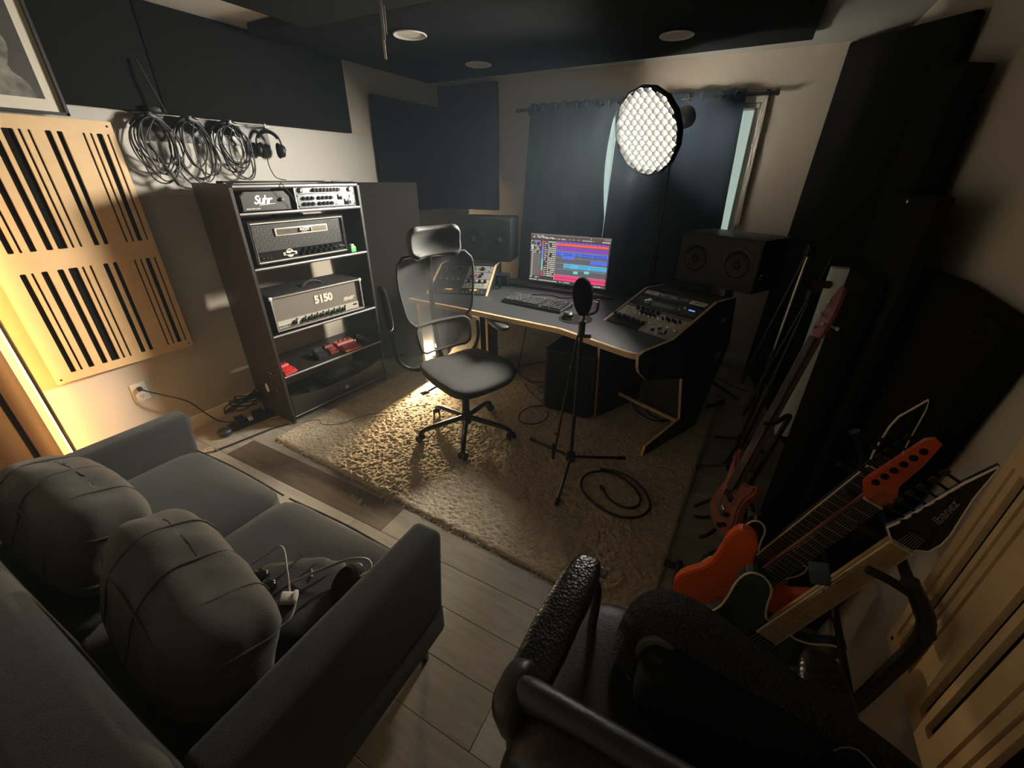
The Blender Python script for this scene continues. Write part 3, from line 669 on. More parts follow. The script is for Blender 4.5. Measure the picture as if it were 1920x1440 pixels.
# cable thing near the panel seam
t = thing('hanging_strap', 'dark strap bundle hanging over the seam of the black wall panels', 'strap', (.10, 1.46, 2.0))
G().tube(smooth_path([(.08, 1.44, 2.16), (.10, 1.45, 2.08), (.11, 1.47, 1.99), (.12, 1.485, 1.92)], 6), .006, 8).done('strap', cable_m, t, world=True)
G().soft((.09, 1.45, 1.935), (.035, .09, .04), 2.5, None, 6, .01).done('bundle', cable_m, t, world=True)
# headphones on the wall
def headphones(label, M, pad_m=cloth_blk, yoke=blk_pl):
    t = thing('headphones', label, 'headphones', M)
    G().tube([(.078*math.sin(a), 0, .085*math.cos(a)) for a in [R(-88+176*i/20) for i in range(21)]], .007, 8).done('headband', yoke, t)
    G().tube([(.072*math.sin(a), 0, .078*math.cos(a)) for a in [R(-60+120*i/14) for i in range(15)]], .011, 8).done('band_padding', pad_m, t)
    for s in (-1, 1):
        G().lathe([(0, -.016), (.036, -.016), (.042, -.006), (.042, .008), (.036, .016), (.020, .019), (0, .019)], 24, Matrix.Translation((s*.072, 0, -.035)) @ Matrix.Rotation(R(90*s), 4, 'Y')).done('earcup', yoke, t)
        G().tube([V((s*.055, .031*math.cos(a), -.035+.038*math.sin(a))) for a in [2*math.pi*i/20 for i in range(20)]], .011, 8, closed=True).done('ear_pad', pad_m, t)
        G().tube([(s*.078, 0, .005), (s*.09, .02, -.01), (s*.092, .03, -.035)], .0035, 6).tube([(s*.078, 0, .005), (s*.09, -.02, -.01), (s*.092, -.03, -.035)], .0035, 6).done('yoke', chrome if yoke is blk_gl else yoke, t)
    return t
headphones('black over-ear headphones hanging from the rightmost wall hook', rzm((.085, 2.09, 1.80), R(70)) @ Matrix.Rotation(R(4), 4, 'X'))
cable('thin black headphone lead falling from the wall to the shelf top', [(.12, 2.04, 1.76), (.13, 2.02, 1.68), (.16, 2.03, 1.60), (.2, 2.08, 1.58)], .003, ends=False)

# ------------------------------------------------------------------ floor clutter left of shelf
t = thing('power_strip', 'black power strip with adapters on the floor left of the amp shelf', 'power strip', rzm((.27, 1.33, 0), R(78)))
G().box((0, 0, .022), (.30, .06, .044), None, .006).done('housing', blk_pl, t)
G().box((-.07, 0, .062), (.06, .065, .036), None, .006).done('adapter', blk_pl, t); G().box((.05, .005, .06), (.075, .055, .034), None, .006).done('adapter', blk_gl, t)
G().box((-.01, -.02, .050), (.03, .035, .02), None, .004).done('white_plug', white_pl, t)
G().cyl((.11, 0, .044), (.11, 0, .065), .016, n=14, bev=.003).done('plug', blk_pl, t)
t = thing('tangled_cable', 'tangle of black cables piled on the power strip by the shelf', 'cable', (.2, 1.38, 0))
rnd = random.Random(12)
for k in range(7):
    c0 = V((.16+rnd.uniform(-.02, .03), 1.38+rnd.uniform(-.04, .05), .09+.012*k)); a_, b_ = rnd.uniform(.07, .12), rnd.uniform(.09, .15)
    P = [c0+V((a_*math.cos(th)*.6, b_*math.sin(th), .02*math.sin(2*th+k)+.03*math.cos(th))) for th in [2*math.pi*i/26 for i in range(26)]]
    G().tube(P, .0055, 6, closed=True).done('loop', cable_m, t, world=True)
G().tube(smooth_path([(.18, 1.52, .10), (.16, 1.56, .17), (.17, 1.60, .24), (.24, 1.60, .26)], 6), .005).done('lead', cable_m, t, world=True)
G().tube(smooth_path([(.20, 1.50, .08), (.22, 1.57, .16), (.22, 1.60, .22)], 6), .005).done('lead', cable_m, t, world=True)
cable('long straight black lead on the floor from the sofa arm toward the shelf', [(.40, .99, .008), (.44, 1.16, .008), (.48, 1.34, .008), (.53, 1.44, .008)], .006, ends=False)
one(G().soft((.26, 1.14, .026), (.09, .08, .05), 3, None, 6, .008), 'adapter_plug', blk_pl, 'round black adapter lying on the floor between sofa and power strip', 'power adapter', (.26, 1.14, 0))
one(G().cyl((.36, .96, .012), (.40, 1.0, .016), .010, n=12).cyl((.40, 1.0, .016), (.415, 1.015, .014), .006, n=10), 'metal_plug', chrome, 'small shiny metal plug on the floor at the sofa arm', 'plug', (.38, .98, 0))
cable('very thin dark lead snaking over the rug from the shelf toward the chair', [(.60, 1.50, .006), (.70, 1.55, .034), (.80, 1.53, .036), (.90, 1.60, .036), (.94, 1.72, .036), (1.02, 1.83, .036), (1.12, 1.90, .036), (1.18, 2.02, .036), (1.28, 2.12, .036)], .0022, ends=False)
one(G().box((.40, 2.78, .015), (.06, .05, .03), (0, 0, .5), .004), 'small_box', greyc, 'small pale box on the floor beside the dark panel', 'box', (.40, 2.78, 0))
cable('short black lead with a bent end on the floor by the shelf corner', [(.36, 1.42, .006), (.42, 1.46, .02), (.46, 1.45, .05), (.44, 1.43, .012)], .003, ends=False)

# ------------------------------------------------------------------ small bulb lamp behind the chair
bulbm = mat('warm_bulb', (1, .9, .7), .5, emit=(1.0, .74, .42), es=BULB_E)
bl = thing('small_floor_spot', 'small bright warm bulb lamp on the floor seen through the chair mesh', 'lamp', (.985, 2.575, 0))
G().cyl((.985, 2.575, 0), (.985, 2.575, .02), .05, n=24, bev=.003).cyl((.985, 2.575, .02), (.985, 2.575, .20), .008).done('stand', blk_met, bl, world=True)
G().lathe([(0, .0), (.020, .002), (.022, .03), (.018, .032), (.0, .032)], 16, Matrix.Translation((.985, 2.575, .20))).done('socket', blk_met, bl, world=True)
tb = bmesh.new(); bmesh.ops.create_uvsphere(tb, u_segments=16, v_segments=10, radius=.021); g = G(); g._put(tb, Matrix.Translation((.985, 2.575, .252)))
shp = [(.985+.045*math.cos(R(a)), 2.575+.045*math.sin(R(a))) for a in range(-48, 121, 11)]
shq = [(.985+.043*math.cos(R(a)), 2.575+.043*math.sin(R(a))) for a in range(-48, 121, 11)]
G().prism(shp+shq[::-1], .205, .31).done('added_shade', blk_met, bl, world=True)  # curved plate added to block the bulb's spill toward the right wall
g.done('bulb', bulbm, bl, world=True)

# ------------------------------------------------------------------ sofa
sf = thing('sofa', 'dark grey two-seat fabric sofa with square arms in the left foreground', 'sofa', (1.68, .32, 0))
def ww(g, nm, m, p, **k): return g.done(nm, m, p, world=True, **k)
ww(G().bx(.93, 2.50, -.06, .70, .16, .30, bev=.02), 'base', sofa_m, sf)
def taper(q): return q
ww(G().box((1.70, -.045, .47), (1.66, .15, .66), (R(3), 0, 0), .035, 3), 'backrest', sofa_m, sf)
def arm(x0, x1, nm='armrest'):
    sh_ = Matrix(((1, 0, 0, 0), (0, 1, .10, -.06), (0, 0, 1, 0), (0, 0, 0, 1)))
    return ww(G().bx(x0, x1, .02, .738, .185, .607, bev=.026, seg=4, M=sh_), nm, sofa_m, sf, ang=80)
arm(2.385, 2.495); arm(.90, 1.01)
def cush(cx, w, nm, seed):
    f = lambda q: V((q.x, q.y, q.z+(.022*max(0, 1-(q.x/(w/2))**2)*max(0, 1-(q.y/.34)**2) if q.z > 0 else 0)))
    return ww(G().soft((cx, .355, .365), (w, .70, .17), 9, None, 16, .0035, 5, seed=seed, fn=f), nm, sofa_m, sf, ang=80)
cush(1.358, .685, 'seat_cushion', 1); cush(2.045, .685, 'seat_cushion', 4)
ww(G().tube(smooth_path([(1.03, .70, .425), (1.36, .708, .43), (1.68, .70, .425)], 6), .004, 6).tube(smooth_path([(1.72, .70, .425), (2.05, .708, .43), (2.37, .70, .425)], 6), .004, 6), 'piping', sofa_m, sf, kind='stuff')
for x, y in ((1.0, .62), (2.43, .64), (1.0, .02), (2.43, .02)):
    ww(G().cyl((x, y, 0), (x-(.01 if x < 2 else -.01), y-.01, .175), .013, .022, n=16), 'leg', blk_met, sf)
def pillow(label, c, d, rot, seed):
    f = lambda q: V((q.x, q.y*(1-.18*(abs(q.x)/(d[0]/2))**3-.30*(abs(q.z)/(d[2]/2))**3), q.z+.014*math.sin(q.x*11+seed)))
    M = Matrix.Translation(V(c)) @ Euler(rot).to_matrix().to_4x4()
    t = thing('sofa_pillow', label, 'pillow', M, 'loose grey pillows on the sofa')
    rnd = random.Random(seed)
    ph_ = seed
    def f2(q):
        q = f(q)
        for k, (a, ph, fr) in enumerate(((.010, seed, 22), (.006, seed*2, 37))):
            q = q+V((0, (1 if q.y > 0 else -1)*a*math.sin(q.z*fr+q.x*7+ph)*max(0, 1-abs(q.x)/(d[0]*.5)), 0))
        return q
    G().soft((0, 0, 0), d, 5.0, None, 28, .008, 9, seed=seed, fn=f2).done('cover', pillow_m, t, ang=180)
    # welted seams that run round the pillow
    for zz in (-.13, .10):
        P = []
        for i in range(40):
            th = 2*math.pi*i/40; ca, sa = math.cos(th), math.sin(th); e = 5.0
            L = (abs(ca)**e+abs(sa)**e)**(1/e); z_ = zz*d[2]*2; k = (max(.05, 1-(abs(z_)/(d[2]/2))**e))**(1/e)
            q = V((ca/L*d[0]/2*k, sa/L*d[1]/2*k, z_)); P.append(f2(q)*1.006)
        G().tube(P, .0035, 5, closed=True).done('seam', pillow_m, t)
    for xx in (-.42, .10, .60):
        P = []
        for i in range(40):
            th = 2*math.pi*i/40; ca, sa = math.cos(th), math.sin(th); e = 5.0
            L = (abs(ca)**e+abs(sa)**e)**(1/e); k = (1-abs(xx)**e)**(1/e)
            q = V((xx*d[0]/2, ca/L*d[1]/2*k, sa/L*d[2]/2*k)); P.append(f2(q)*1.006)
        G().tube(P, .0030, 5, closed=True).done('seam', pillow_m, t)
    return t
pillow('grey pillow with stitched seams in the middle of the sofa, nearest the camera', (2.085, .205, .635), (.56, .25, .30), (R(-20), R(3), R(-5)), 3)
pillow('grey rounded pillow at the far end of the sofa by the corner lamp', (1.40, .19, .62), (.64, .25, .31), (R(-20), R(-2), R(3)), 8)

# things on the sofa seat
zs = .478
t = thing('mesh_pouch', 'flat black mesh pouch of odds and ends on the sofa seat by the near arm', 'pouch', (2.19, .40, zs-.01))
G().soft((0, 0, .02), (.34, .26, .05), 3, (0, 0, .5), 14, .018, 11, seed=5).done('pouch', mat('dark_mesh_cloth', (.03, .03, .03), .8, bump=.3, bscale=400), t)
for k in range(4): 
    th0 = k*1.3
    G().tube(smooth_path([(-.12+.06*k, -.1, .035), (-.08+.05*k, 0, .052), (-.1+.07*k, .10, .04)], 6), .0022, 5).done('drawstring', cable_m, t)
t = thing('round_ear_muff', 'round black foam disc with a metal yoke leaning on the near sofa arm', 'headphones', (2.325, .50, zs))
M = Matrix.Translation((2.335, .475, .545)) @ Euler((R(35), R(-25), 0)).to_matrix().to_4x4()
G().lathe([(0, -.02), (.05, -.018), (.058, -.006), (.058, .008), (.048, .018), (0, .020)], 32, M).done('foam_disc', cloth_blk, t, world=True)
G().tube(smooth_path([M @ V((-.06, -.01, .0)), M @ V((-.075, -.03, -.02)), M @ V((-.10, -.045, -.045)), M @ V((-.11, -.02, -.06))], 6), .003, 6).tube([M @ V((.064*math.cos(a), .064*math.sin(a), -.012)) for a in [R(20+140*i/16) for i in range(17)]], .003, 6).done('yoke', chrome, t, world=True)
G().cyl(M @ V((.055, .03, 0)), M @ V((.075, .04, 0)), .006, n=10).done('hinge', chrome, t, world=True)
t = thing('charger', 'small white charger block tangled in a cable on the sofa', 'charger', (2.21, .37, zs+.03))
G().box((0, 0, .025), (.035, .028, .045), (.4, .3, .7), .005).done('block', white_pl, t)
G().box((.02, .012, .03), (.012, .03, .04), (.4, .3, .7), .003).done('prong_plate', white_pl, t)
cable('pale thin lead arching over the sofa seat to the white charger', [(1.97, .36, .50), (2.03, .44, .55), (2.10, .45, .60), (2.17, .41, .575), (2.21, .38, .54)], .0028, cable_l, ends=False)
cable('grey looped cable running from the pouch round the black foam disc', [(2.16, .41, .52), (2.22, .47, .545), (2.28, .535, .56), (2.335, .56, .565), (2.365, .545, .56), (2.36, .515, .555)], .0042, cable_g, ends=False)
cable('dark lead curving along the sofa seat behind the pouch', [(2.02, .36, .50), (2.06, .44, .505), (2.15, .48, .505), (2.20, .455, .52)], .0035, cable_g, ends=False)
cable('light lead loops hanging below the charger against the sofa arm', [(2.22, .37, .53), (2.19, .32, .53), (2.24, .28, .52), (2.27, .33, .53), (2.25, .37, .54)], .0028, cable_l, ends=False)
t = thing('sunglasses', 'small glossy black object with bright glints at the pillow edge on the sofa', 'sunglasses', (2.085, .385, zs+.03))
G().soft((-.02, 0, .02), (.05, .035, .03), 2.5, None, 6).soft((.03, -.01, .018), (.05, .035, .03), 2.5, None, 6).done('lens', blk_gl, t)

# ------------------------------------------------------------------ desk
WA = R(24); WO = V((2.864, 2.26, 0)); WN = V((math.cos(WA), -math.sin(WA), 0)); WD = V((math.sin(WA), math.cos(WA), 0))
RWM = frame(WO, WN, WD)                      # right wing: x outward (0 at its right side), y depth, z up
LA = R(20); LN = V((math.cos(LA), math.sin(LA), 0)); LD = V((-math.sin(LA), math.cos(LA), 0)); LO = V((1.46, 2.70, 0))
LWM = frame(LO-LD*.104, LN, LD)              # left wing: x = 0 at its right side
dk = thing('studio_desk', 'black studio desk with birch plywood edges and sloped racks on both wings', 'desk', (2.0, 2.7, 0))
DZ = .772; DT = .026
front = [(.965, 2.345), (1.60, 2.315), (2.25, 2.262), (2.70, 2.095), (2.752, 2.085), (2.79, 2.10)]
out = [(.965, 2.345), (1.60, 2.315), (2.25, 2.262), (2.70, 2.095), (2.752, 2.085), (2.780, 2.10), (2.890, 2.352), (3.150, 2.940), (2.72, 3.15), (2.04, 3.34), (1.34, 3.36), (.74, 3.10), (.95, 2.55)]
g = G().prism(out, DZ-DT, DZ, bev=.001, rim=1)
ww(g, 'desktop', [desk_top, birch_e], dk)
for i, (a, b) in enumerate(zip(front, front[1:])):
    pass
# proud birch lipping along the front
gl = G(); F = [V((p[0], p[1], 0)) for p in front]; inn = []
for i, p in enumerate(F):
    a = F[max(0, i-1)]; b = F[min(len(F)-1, i+1)]; d_ = (b-a).normalized(); n_ = V((-d_.y, d_.x, 0)); inn.append((p+n_*.022, p-n_*.003))
gl.prism([(q[1].x, q[1].y) for q in inn]+[(q[0].x, q[0].y) for q in inn[::-1]], DZ-DT-.004, DZ+.0012, bev=.0012)
ww(gl, 'front_lipping', birch, dk)
PY = Matrix(((0, 0, 1, 0), (1, 0, 0, 0), (0, 1, 0, 0), (0, 0, 0, 1)))   # profile plane (y,z) -> extruded along x
prof_r = [(0, 0), (.02, .09), (.379, .164), (.293, .49), (-.10, .60), (-.178, .665), (-.195, .70), (-.205, .768), (-.16, .784), (.104, .790), (.521, .937), (.752, .930), (.80, .72), (.825, .60), (.70, .26), (.615, 0)]
sp = G().prism(prof_r, -.018, .0, M=RWM @ PY, rim=1); sp = ww(sp, 'side_panel', [blk_lam, birch_e], dk)
for (yy, zz, a_, b_) in ((.655, .80, .018, .05), (.70, .545, .03, .075)):
    ww(G().prism([(yy-b_*.6, zz-a_), (yy+b_*.5, zz-a_*.4), (yy+b_*.3, zz+a_), (yy-b_*.4, zz+a_*.9)], .0002, .0016, M=RWM @ PY), 'cable_slot', mat('slot_grey', (.34, .34, .32), .7), sp)
prof_m = [(.30, 0), (.32, .50), (.18, .52), (.12, DZ-DT), (.74, DZ-DT), (.74, 0)]
ww(G().prism([(.12, 0.0), (.10, .40), (.07, DZ-DT), (.72, DZ-DT), (.62, 0)], -.520, -.502, M=RWM @ PY, rim=1), 'inner_panel', [blk_lam, birch_e], dk)
# lit opening between the panels: rear modesty board with a gap, and a low rail
ww(G().bx(-.50, -.018, .40, .412, .44, DZ-DT, M=RWM), 'modesty_board', blk_lam, dk)
ww(G().bx(-.33, -.018, .394, .406, .115, .44, M=RWM), 'modesty_board', blk_lam, dk)
ww(G().bx(-.50, -.018, .355, .372, .135, .155, M=RWM), 'foot_rail', birch_e, dk)
# left wing legs
for x_ in (-.012, -.075): ww(G().prism([(.16, 0.05), (.12, DZ-DT), (.55, DZ-DT), (.60, 0.0), (.18, 0)], x_-.018, x_, M=LWM @ PY, rim=1), 'inner_panel', [blk_lam, birch_e], dk)
ww(G().prism([(.02, 0), (-.02, DZ-DT), (.70, DZ-DT), (.60, 0)], -.54, -.522, M=LWM @ PY, rim=1), 'side_panel', [blk_lam, birch_e], dk)
# rack boxes
def rackbox(M, w, nm='rack_frame'):
    pr = [(.104, DZ), (.521, .927), (.745, .921), (.745, DZ)]
    ww(G().prism(pr, -.018, .0, M=M @ PY, rim=1) if w is None else G().prism(pr, -w, -w+.018, M=M @ PY, rim=1), 'rack_cheek', [blk_lam, birch_e], dk)
rackbox(RWM, .52); rackbox(LWM, None); rackbox(LWM, .50)
for M, w in ((RWM, .52), (LWM, .50)):
    ww(G().prism([(.53, .912), (.745, .906), (.745, .92), (.53, .926)], -w+.018, -.018, M=M @ PY), 'rack_top', blk_lam, dk)
    ww(G().prism([(.735, DZ), (.745, DZ), (.745, .91), (.735, .91)], -w+.018, -.018, M=M @ PY), 'rack_back', blk_lam, dk)
sl_a = math.atan2(.927-.779, .521-.104)
def facem(M, w):  # frame on the slope: x along, y up the slope, z out
    o = M @ V((-w+.020, .108, .7805)); x = (M.to_3x3() @ V((1, 0, 0))); y = (M.to_3x3() @ V((0, math.cos(sl_a), math.sin(sl_a))))
    return frame(o, x, y)
FRM, FLM = facem(RWM, .52), facem(LWM, .50)
SL = .436
def kn(g, x, y, z=0, r=.008, d=.018): g.cyl((x, y, z), (x, y, z+d*.3), r*1.35, n=14).cyl((x, y, z+d*.3), (x, y, z+d), r*1.1, r*.95, n=14)
RG = 'rack gear in the right desk wing'
def unit(label, M, x0, x1, y0, y1, m, z=-.004, name='rack_unit', group=None):
    t = thing(name, label, 'audio unit', M @ Matrix.Translation((x0, y0, 0)), group)
    G().bx(0, x1-x0, 0, y1-y0, -.012, z, bev=.001).done('faceplate', m, t); return t
def knobs(t, pts, m, r=.008, d=.018, z=-.004, nm='knob'):
    first = None
    for x, y in pts:
        if first is None:
            g = G(); kn(g, 0, 0, 0, r, d); first = g.done(nm, m, t); o = first
        else:
            o = bpy.data.objects.new(nm, first.data); col.objects.link(o); o.parent = t
        o.location = (x, y, z)
FWid = .478
u = unit('black strip module with a row of black knobs, bottom of the right desk rack', FRM, .004, .245, .006, .100, blk_lam)
knobs(u, [(.022+i*.036, .062-.004*(i % 2)) for i in range(7)], blk_gl, .011, .030)
knobs(u, [(.014+i*.034, .085) for i in range(4)], silver, .006, .012, nm='cap')
u = unit('light grey module with a lever, front of the right desk rack', FRM, .250, .468, .006, .100, silver)
knobs(u, [(.075, .040), (.105, .070)], blk_gl, .010, .016); knobs(u, [(.075, .040), (.105, .070)], white_pl, .009, .006, .0125, 'cap')
G().box((.17, .035, .012), (.006, .03, .022), (0, 0, .2), .002).done('lever', blk_gl, u)
knobs(u, [(.03, .075), (.145, .085), (.20, .075)], chrome, .004, .012, nm='switch'); G().bx(.12, .16, .02, .04, -.004, -.003).done('label_strip', greyc, u)
u = unit('wide cream module crowded with black knobs in the middle of the right desk rack', FRM, .004, .468, .104, .235, cream)
knobs(u, [(.10+i*.038, .095) for i in range(5)], blk_pl, .009, .030); knobs(u, [(.155+i*.030, .060) for i in range(4)], blk_pl, .009, .028)
knobs(u, [(.31+i*.022, .058+.012*(i % 2)) for i in range(6)], blk_pl, .0065, .022); knobs(u, [(.06+i*.033, .035) for i in range(8)], chrome, .004, .016, nm='switch')
G().lathe([(0, .003), (.012, .003), (.013, 0), (0, 0)], 20, Matrix.Translation((.40, .03, -.002))).done('round_label', white_pl, u)
G().box((.055, .07, -.002), (.034, .016, .004), None, .001).done('blue_label', mat('pale_blue', (.45, .55, .72), .4), u)
G().box((.055, .07, .0003), (.022, .007, .001)).done('label_mark', mat('blue_mark', (.1, .18, .5), .4), u)
G().bx(.0, .464, .105, .131, -.004, -.0015).done('dark_band', mat('grey_band', (.12, .125, .13), .5), u)
u = unit('black unit with large silver knob and blue display in the right desk rack', FRM, .004, .468, .242, .345, blk_lam)
G().bx(.14, .30, .030, .070, -.004, -.002).done('display_window', mat('dim_window', (.06, .065, .07), .3), u)
knobs(u, [(.115, .055)], alu, .017, .018); knobs(u, [(.09, .05), (.34, .045), (.36, .075)], chrome, .006, .012, nm='cap')
G().bx(.385, .425, .070, .080, -.004, -.003).done('blue_display', mat('blue_led', (.1, .2, .9), .5, emit=(.10, .22, 1.0), es=1.6), u)
G().bx(.36, .45, .012, .045, -.004, -.003).done('brown_plate', mat('brown_plate', (.06, .045, .035), .6), u)
u = unit('black unit with white label plates at both ends, top of the right desk rack', FRM, .004, .468, .352, .430, blk_pl)
for x0, x1 in ((.012, .115), (.345, .452)):
    G().bx(x0, x1, .028, .068, -.004, -.0015, bev=.0008).done('white_plate', white_pl, u)
    G().bx(x0+.03, x1-.03, .044, .050, -.0015, -.0008).done('plate_print', greyc, u)
G().bx(.125, .34, .030, .066, -.004, -.0025).done('dark_glass', mat('smoke_glass', (.10, .10, .10), .15), u)
knobs(u, [(.14, .045), (.165, .045), (.25, .045), (.28, .045)], chrome, .006, .01, nm='cap')
# left rack gear
u = unit('grey-green module with black knobs low in the left desk rack', FLM, .25, .458, .09, .215, mat('sage_panel', (.22, .23, .20), .5))
knobs(u, [(.04+i*.045, .09) for i in range(4)], blk_gl, .011, .02); knobs(u, [(.03+i*.035, .04) for i in range(5)], chrome, .005, .015, nm='switch')
ambm = mat('amber_meter', (1, .5, .15), .5, emit=(1.0, .42, .14), es=.9)
for k, (x, nm_) in enumerate(((.16, 'black module with small amber meter, left of centre in the left desk rack'), (.36, 'black module with small amber meter at the right of the left desk rack'))):
    u = unit(nm_, FLM, x-.11 if k == 0 else .25, x+.085 if k == 0 else .458, .006, .085, blk_lam)
    xm = .10
    G().bx(xm-.028, xm+.028, .050, .066, -.004, -.002, bev=.001).done('meter', ambm, u)
    knobs(u, [(xm-.04, .058), (xm+.04, .058)], chrome, .005, .012, nm='cap'); knobs(u, [(.02+i*.03, .025) for i in range(6)], chrome, .005, .015)
u = unit('grey module with small red and black knobs, middle of the left desk rack', FLM, .25, .458, .222, .320, mat('dim_grey_plate', (.17,.17,.165), .5))
knobs(u, [(.05, .03), (.12, .035), (.13, .07)], blk_gl, .010, .018); knobs(u, [(.08, .055)], red_m, .007, .012)
u = unit('grey module with one big black knob at the top of the left desk rack', FLM, .25, .458, .326, .43, mat('dim_grey_plate', (.17,.17,.165), .5))
knobs(u, [(.12, .05)], blk_gl, .016, .014); knobs(u, [(.06, .04), (.055, .07)], chrome, .006, .012, nm='cap'); knobs(u, [(.18, .02), (.18, .08)], blk_gl, .004, .004, nm='screw')
u = unit('dark wide unit with dim knobs in the left part of the left desk rack', FLM, .004, .245, .09, .43, blk_lam)
knobs(u, [(.05+i*.04, .23+.05*(i % 2)) for i in range(5)], blk_gl, .013, .02); knobs(u, [(.04+i*.05, .12) for i in range(4)], alu, .006, .014, nm='cap')

# monitor
mo = thing('monitor', 'wide flat monitor showing a colourful multitrack recording session', 'monitor', frame((1.905, 3.215, .795), (.985, -.015, 0), (0, .07, 1)))
MW, MH = .685, .395
G().bx(-MW/2-.004, MW/2+.004, 0, MH+.004, -.028, -.002, bev=.004).done('bezel', blk_pl, mo)
def em(nm, c, k=1.0): return mat('screen_'+nm, (0, 0, 0), .6, emit=c, es=SCREEN_E*k)
s0 = em('ground', (.045, .035, .033)); 
scr = G().bx(-MW/2, MW/2, .012, MH, -.002, .0).done('screen', s0, mo)
L_ = {}
def sr(nm, c, x0, x1, y0, y1, z=0, k=1.0): L_.setdefault(nm, (G(), em(nm, c, k)))[0].bx(-MW/2+x0*MW, -MW/2+x1*MW, .012+(1-y1)*(MH-.012), .012+(1-y0)*(MH-.012), .0, .0006+z*.0003)
rnd = random.Random(5)
W_ = (.62, .60, .52)
sr('toolbar', (.09, .065, .055), 0, 1, 0, .10); sr('title', (.25, .22, .22), 0, 1, 0, .012, 1)
def dashes(x0, x1, y, h, nm='white', c=W_, dens=.7, wmin=.004, wmax=.02):
    x = x0
    while x < x1:
        w_ = rnd.uniform(wmin, wmax)
        if rnd.random() < dens: sr(nm, c, x, min(x+w_, x1), y, y+h, 2)
        x += w_+rnd.uniform(.002, .006)
dashes(.01, .17, .030, .016); dashes(.01, .30, .055, .022, dens=.85); dashes(.20, .46, .072, .016, dens=.85); dashes(.50, .62, .068, .012); dashes(.66, .80, .070, .014); dashes(.90, .99, .070, .022, dens=.9)
for x in (.76, .93, .955, .98): sr('white', W_, x, x+.008, .025, .045, 2)
# left inspector
for r_ in range(9): dashes(.005, .14, .14+r_*.030, .014, dens=.6)
sr('blue_btn', (.16, .22, .62), .05, .13, .135, .165, 3); sr('teal', (.28, .42, .46), .01, .04, .24, .32, 1)
sr('grey_panel', (.14, .115, .11), .045, .145, .40, .88); sr('grey_edge', (.30, .28, .27), .02, .042, .38, .92)
dashes(.01, .14, .90, .02, dens=.6); dashes(.005, .38, .955, .018, dens=.85); 
for i, c in enumerate(((.50, .07, .10),)*2+((.25, .12, .45),)*1+((.16, .20, .58),)*6+((.18, .45, .50),)*4+((.15, .55, .42),)*2+((.55, .05, .13),)*3):
    y = .13+i*.0415; sr('track_colour_%d' % int(c[0]*100+c[1]*1000), c, .155, .178, y, y+.041, 1)
    dashes(.19, .225, y+.010, .016, dens=.8); dashes(.235, .33, y+.008, .020, dens=.9, wmin=.012, wmax=.03)
sr('white', W_, .335, .338, .13, .93, 3)
sr('lane_bg', (.10, .10, .115), .34, .985, .12, .93)
for i in range(42): sr('lane_line', (.145, .145, .165), .345+i*.0152, .3462+i*.0152, .12, .93, 1)
PU, RE, BL, CY, PK, VI = (.17, .045, .55), (.80, .10, .075), (.09, .15, .68), (.10, .42, .68), (.75, .055, .17), (.30, .04, .55)
sr('purple', PU, .34, .985, .125, .150, 2)
for i in range(12): sr('lilac', (.35, .2, .7), .36+i*.05, .375+i*.05, .135, .148, 3)
sr('red', RE, .34, .98, .160, .205, 2); sr('violet', VI, .34, .98, .235, .290, 2)
for x0, x1 in ((.345, .42), (.44, .55), (.57, .78), (.80, .97)): sr('violet_dark', (.14, .02, .30), x0, x1, .255, .262, 3)
sr('blue', BL, .34, .985, .325, .405, 2); sr('blue', BL, .43, .58, .33, .47, 3); sr('blue', BL, .78, .985, .455, .53, 2)
for y in (.350, .385): 
    for x0, x1 in ((.345, .41), (.44, .56), (.59, .64), (.66, .79), (.81, .97)): sr('blue_dark', (.02, .04, .24), x0, x1, y, y+.012, 4)
for y in (.31, .44, .555, .68, .80): sr('lane_sep', (.33, .32, .36), .34, .985, y, y+.006, 2)
sr('cyan', CY, .455, .985, .565, .655, 3)
for y in (.590, .632):
    for x0, x1 in ((.47, .54), (.64, .77), (.79, .97)): sr('cyan_dark', (.02, .10, .20), x0, x1, y, y+.009, 4)
sr('aqua', (.16, .60, .58), .585, .64, .70, .755, 3); sr('aqua', (.16, .60, .58), .72, .78, .655+.02, .73, 4)
sr('pink', PK, .34, .985, .81, .925, 2); sr('pink_dark', (.25, .03, .08), .34, .985, .862, .874, 3)
dashes(.70, .98, .955, .022, dens=.8); dashes(.40, .55, .95, .016, dens=.7)
for nm, (g, m) in L_.items(): g.done(nm.split('_')[0]+'_graphics' if not nm.startswith('track') else 'track_graphics', m, scr, kind='stuff', flat=True)
ww(G().cyl((1.905, 3.26, DZ), (1.905, 3.26, .93), .022, n=16).bx(1.80, 2.01, 3.19, 3.33, DZ, DZ+.012, bev=.004), 'stand', blk_pl, mo)
# bar in front of the monitor / desk riser
ww(G().box((1.85, 3.10, DZ+.012), (1.02, .05, .022), (0, 0, R(-2)), .004), 'cable_tray', blk_pl, dk)
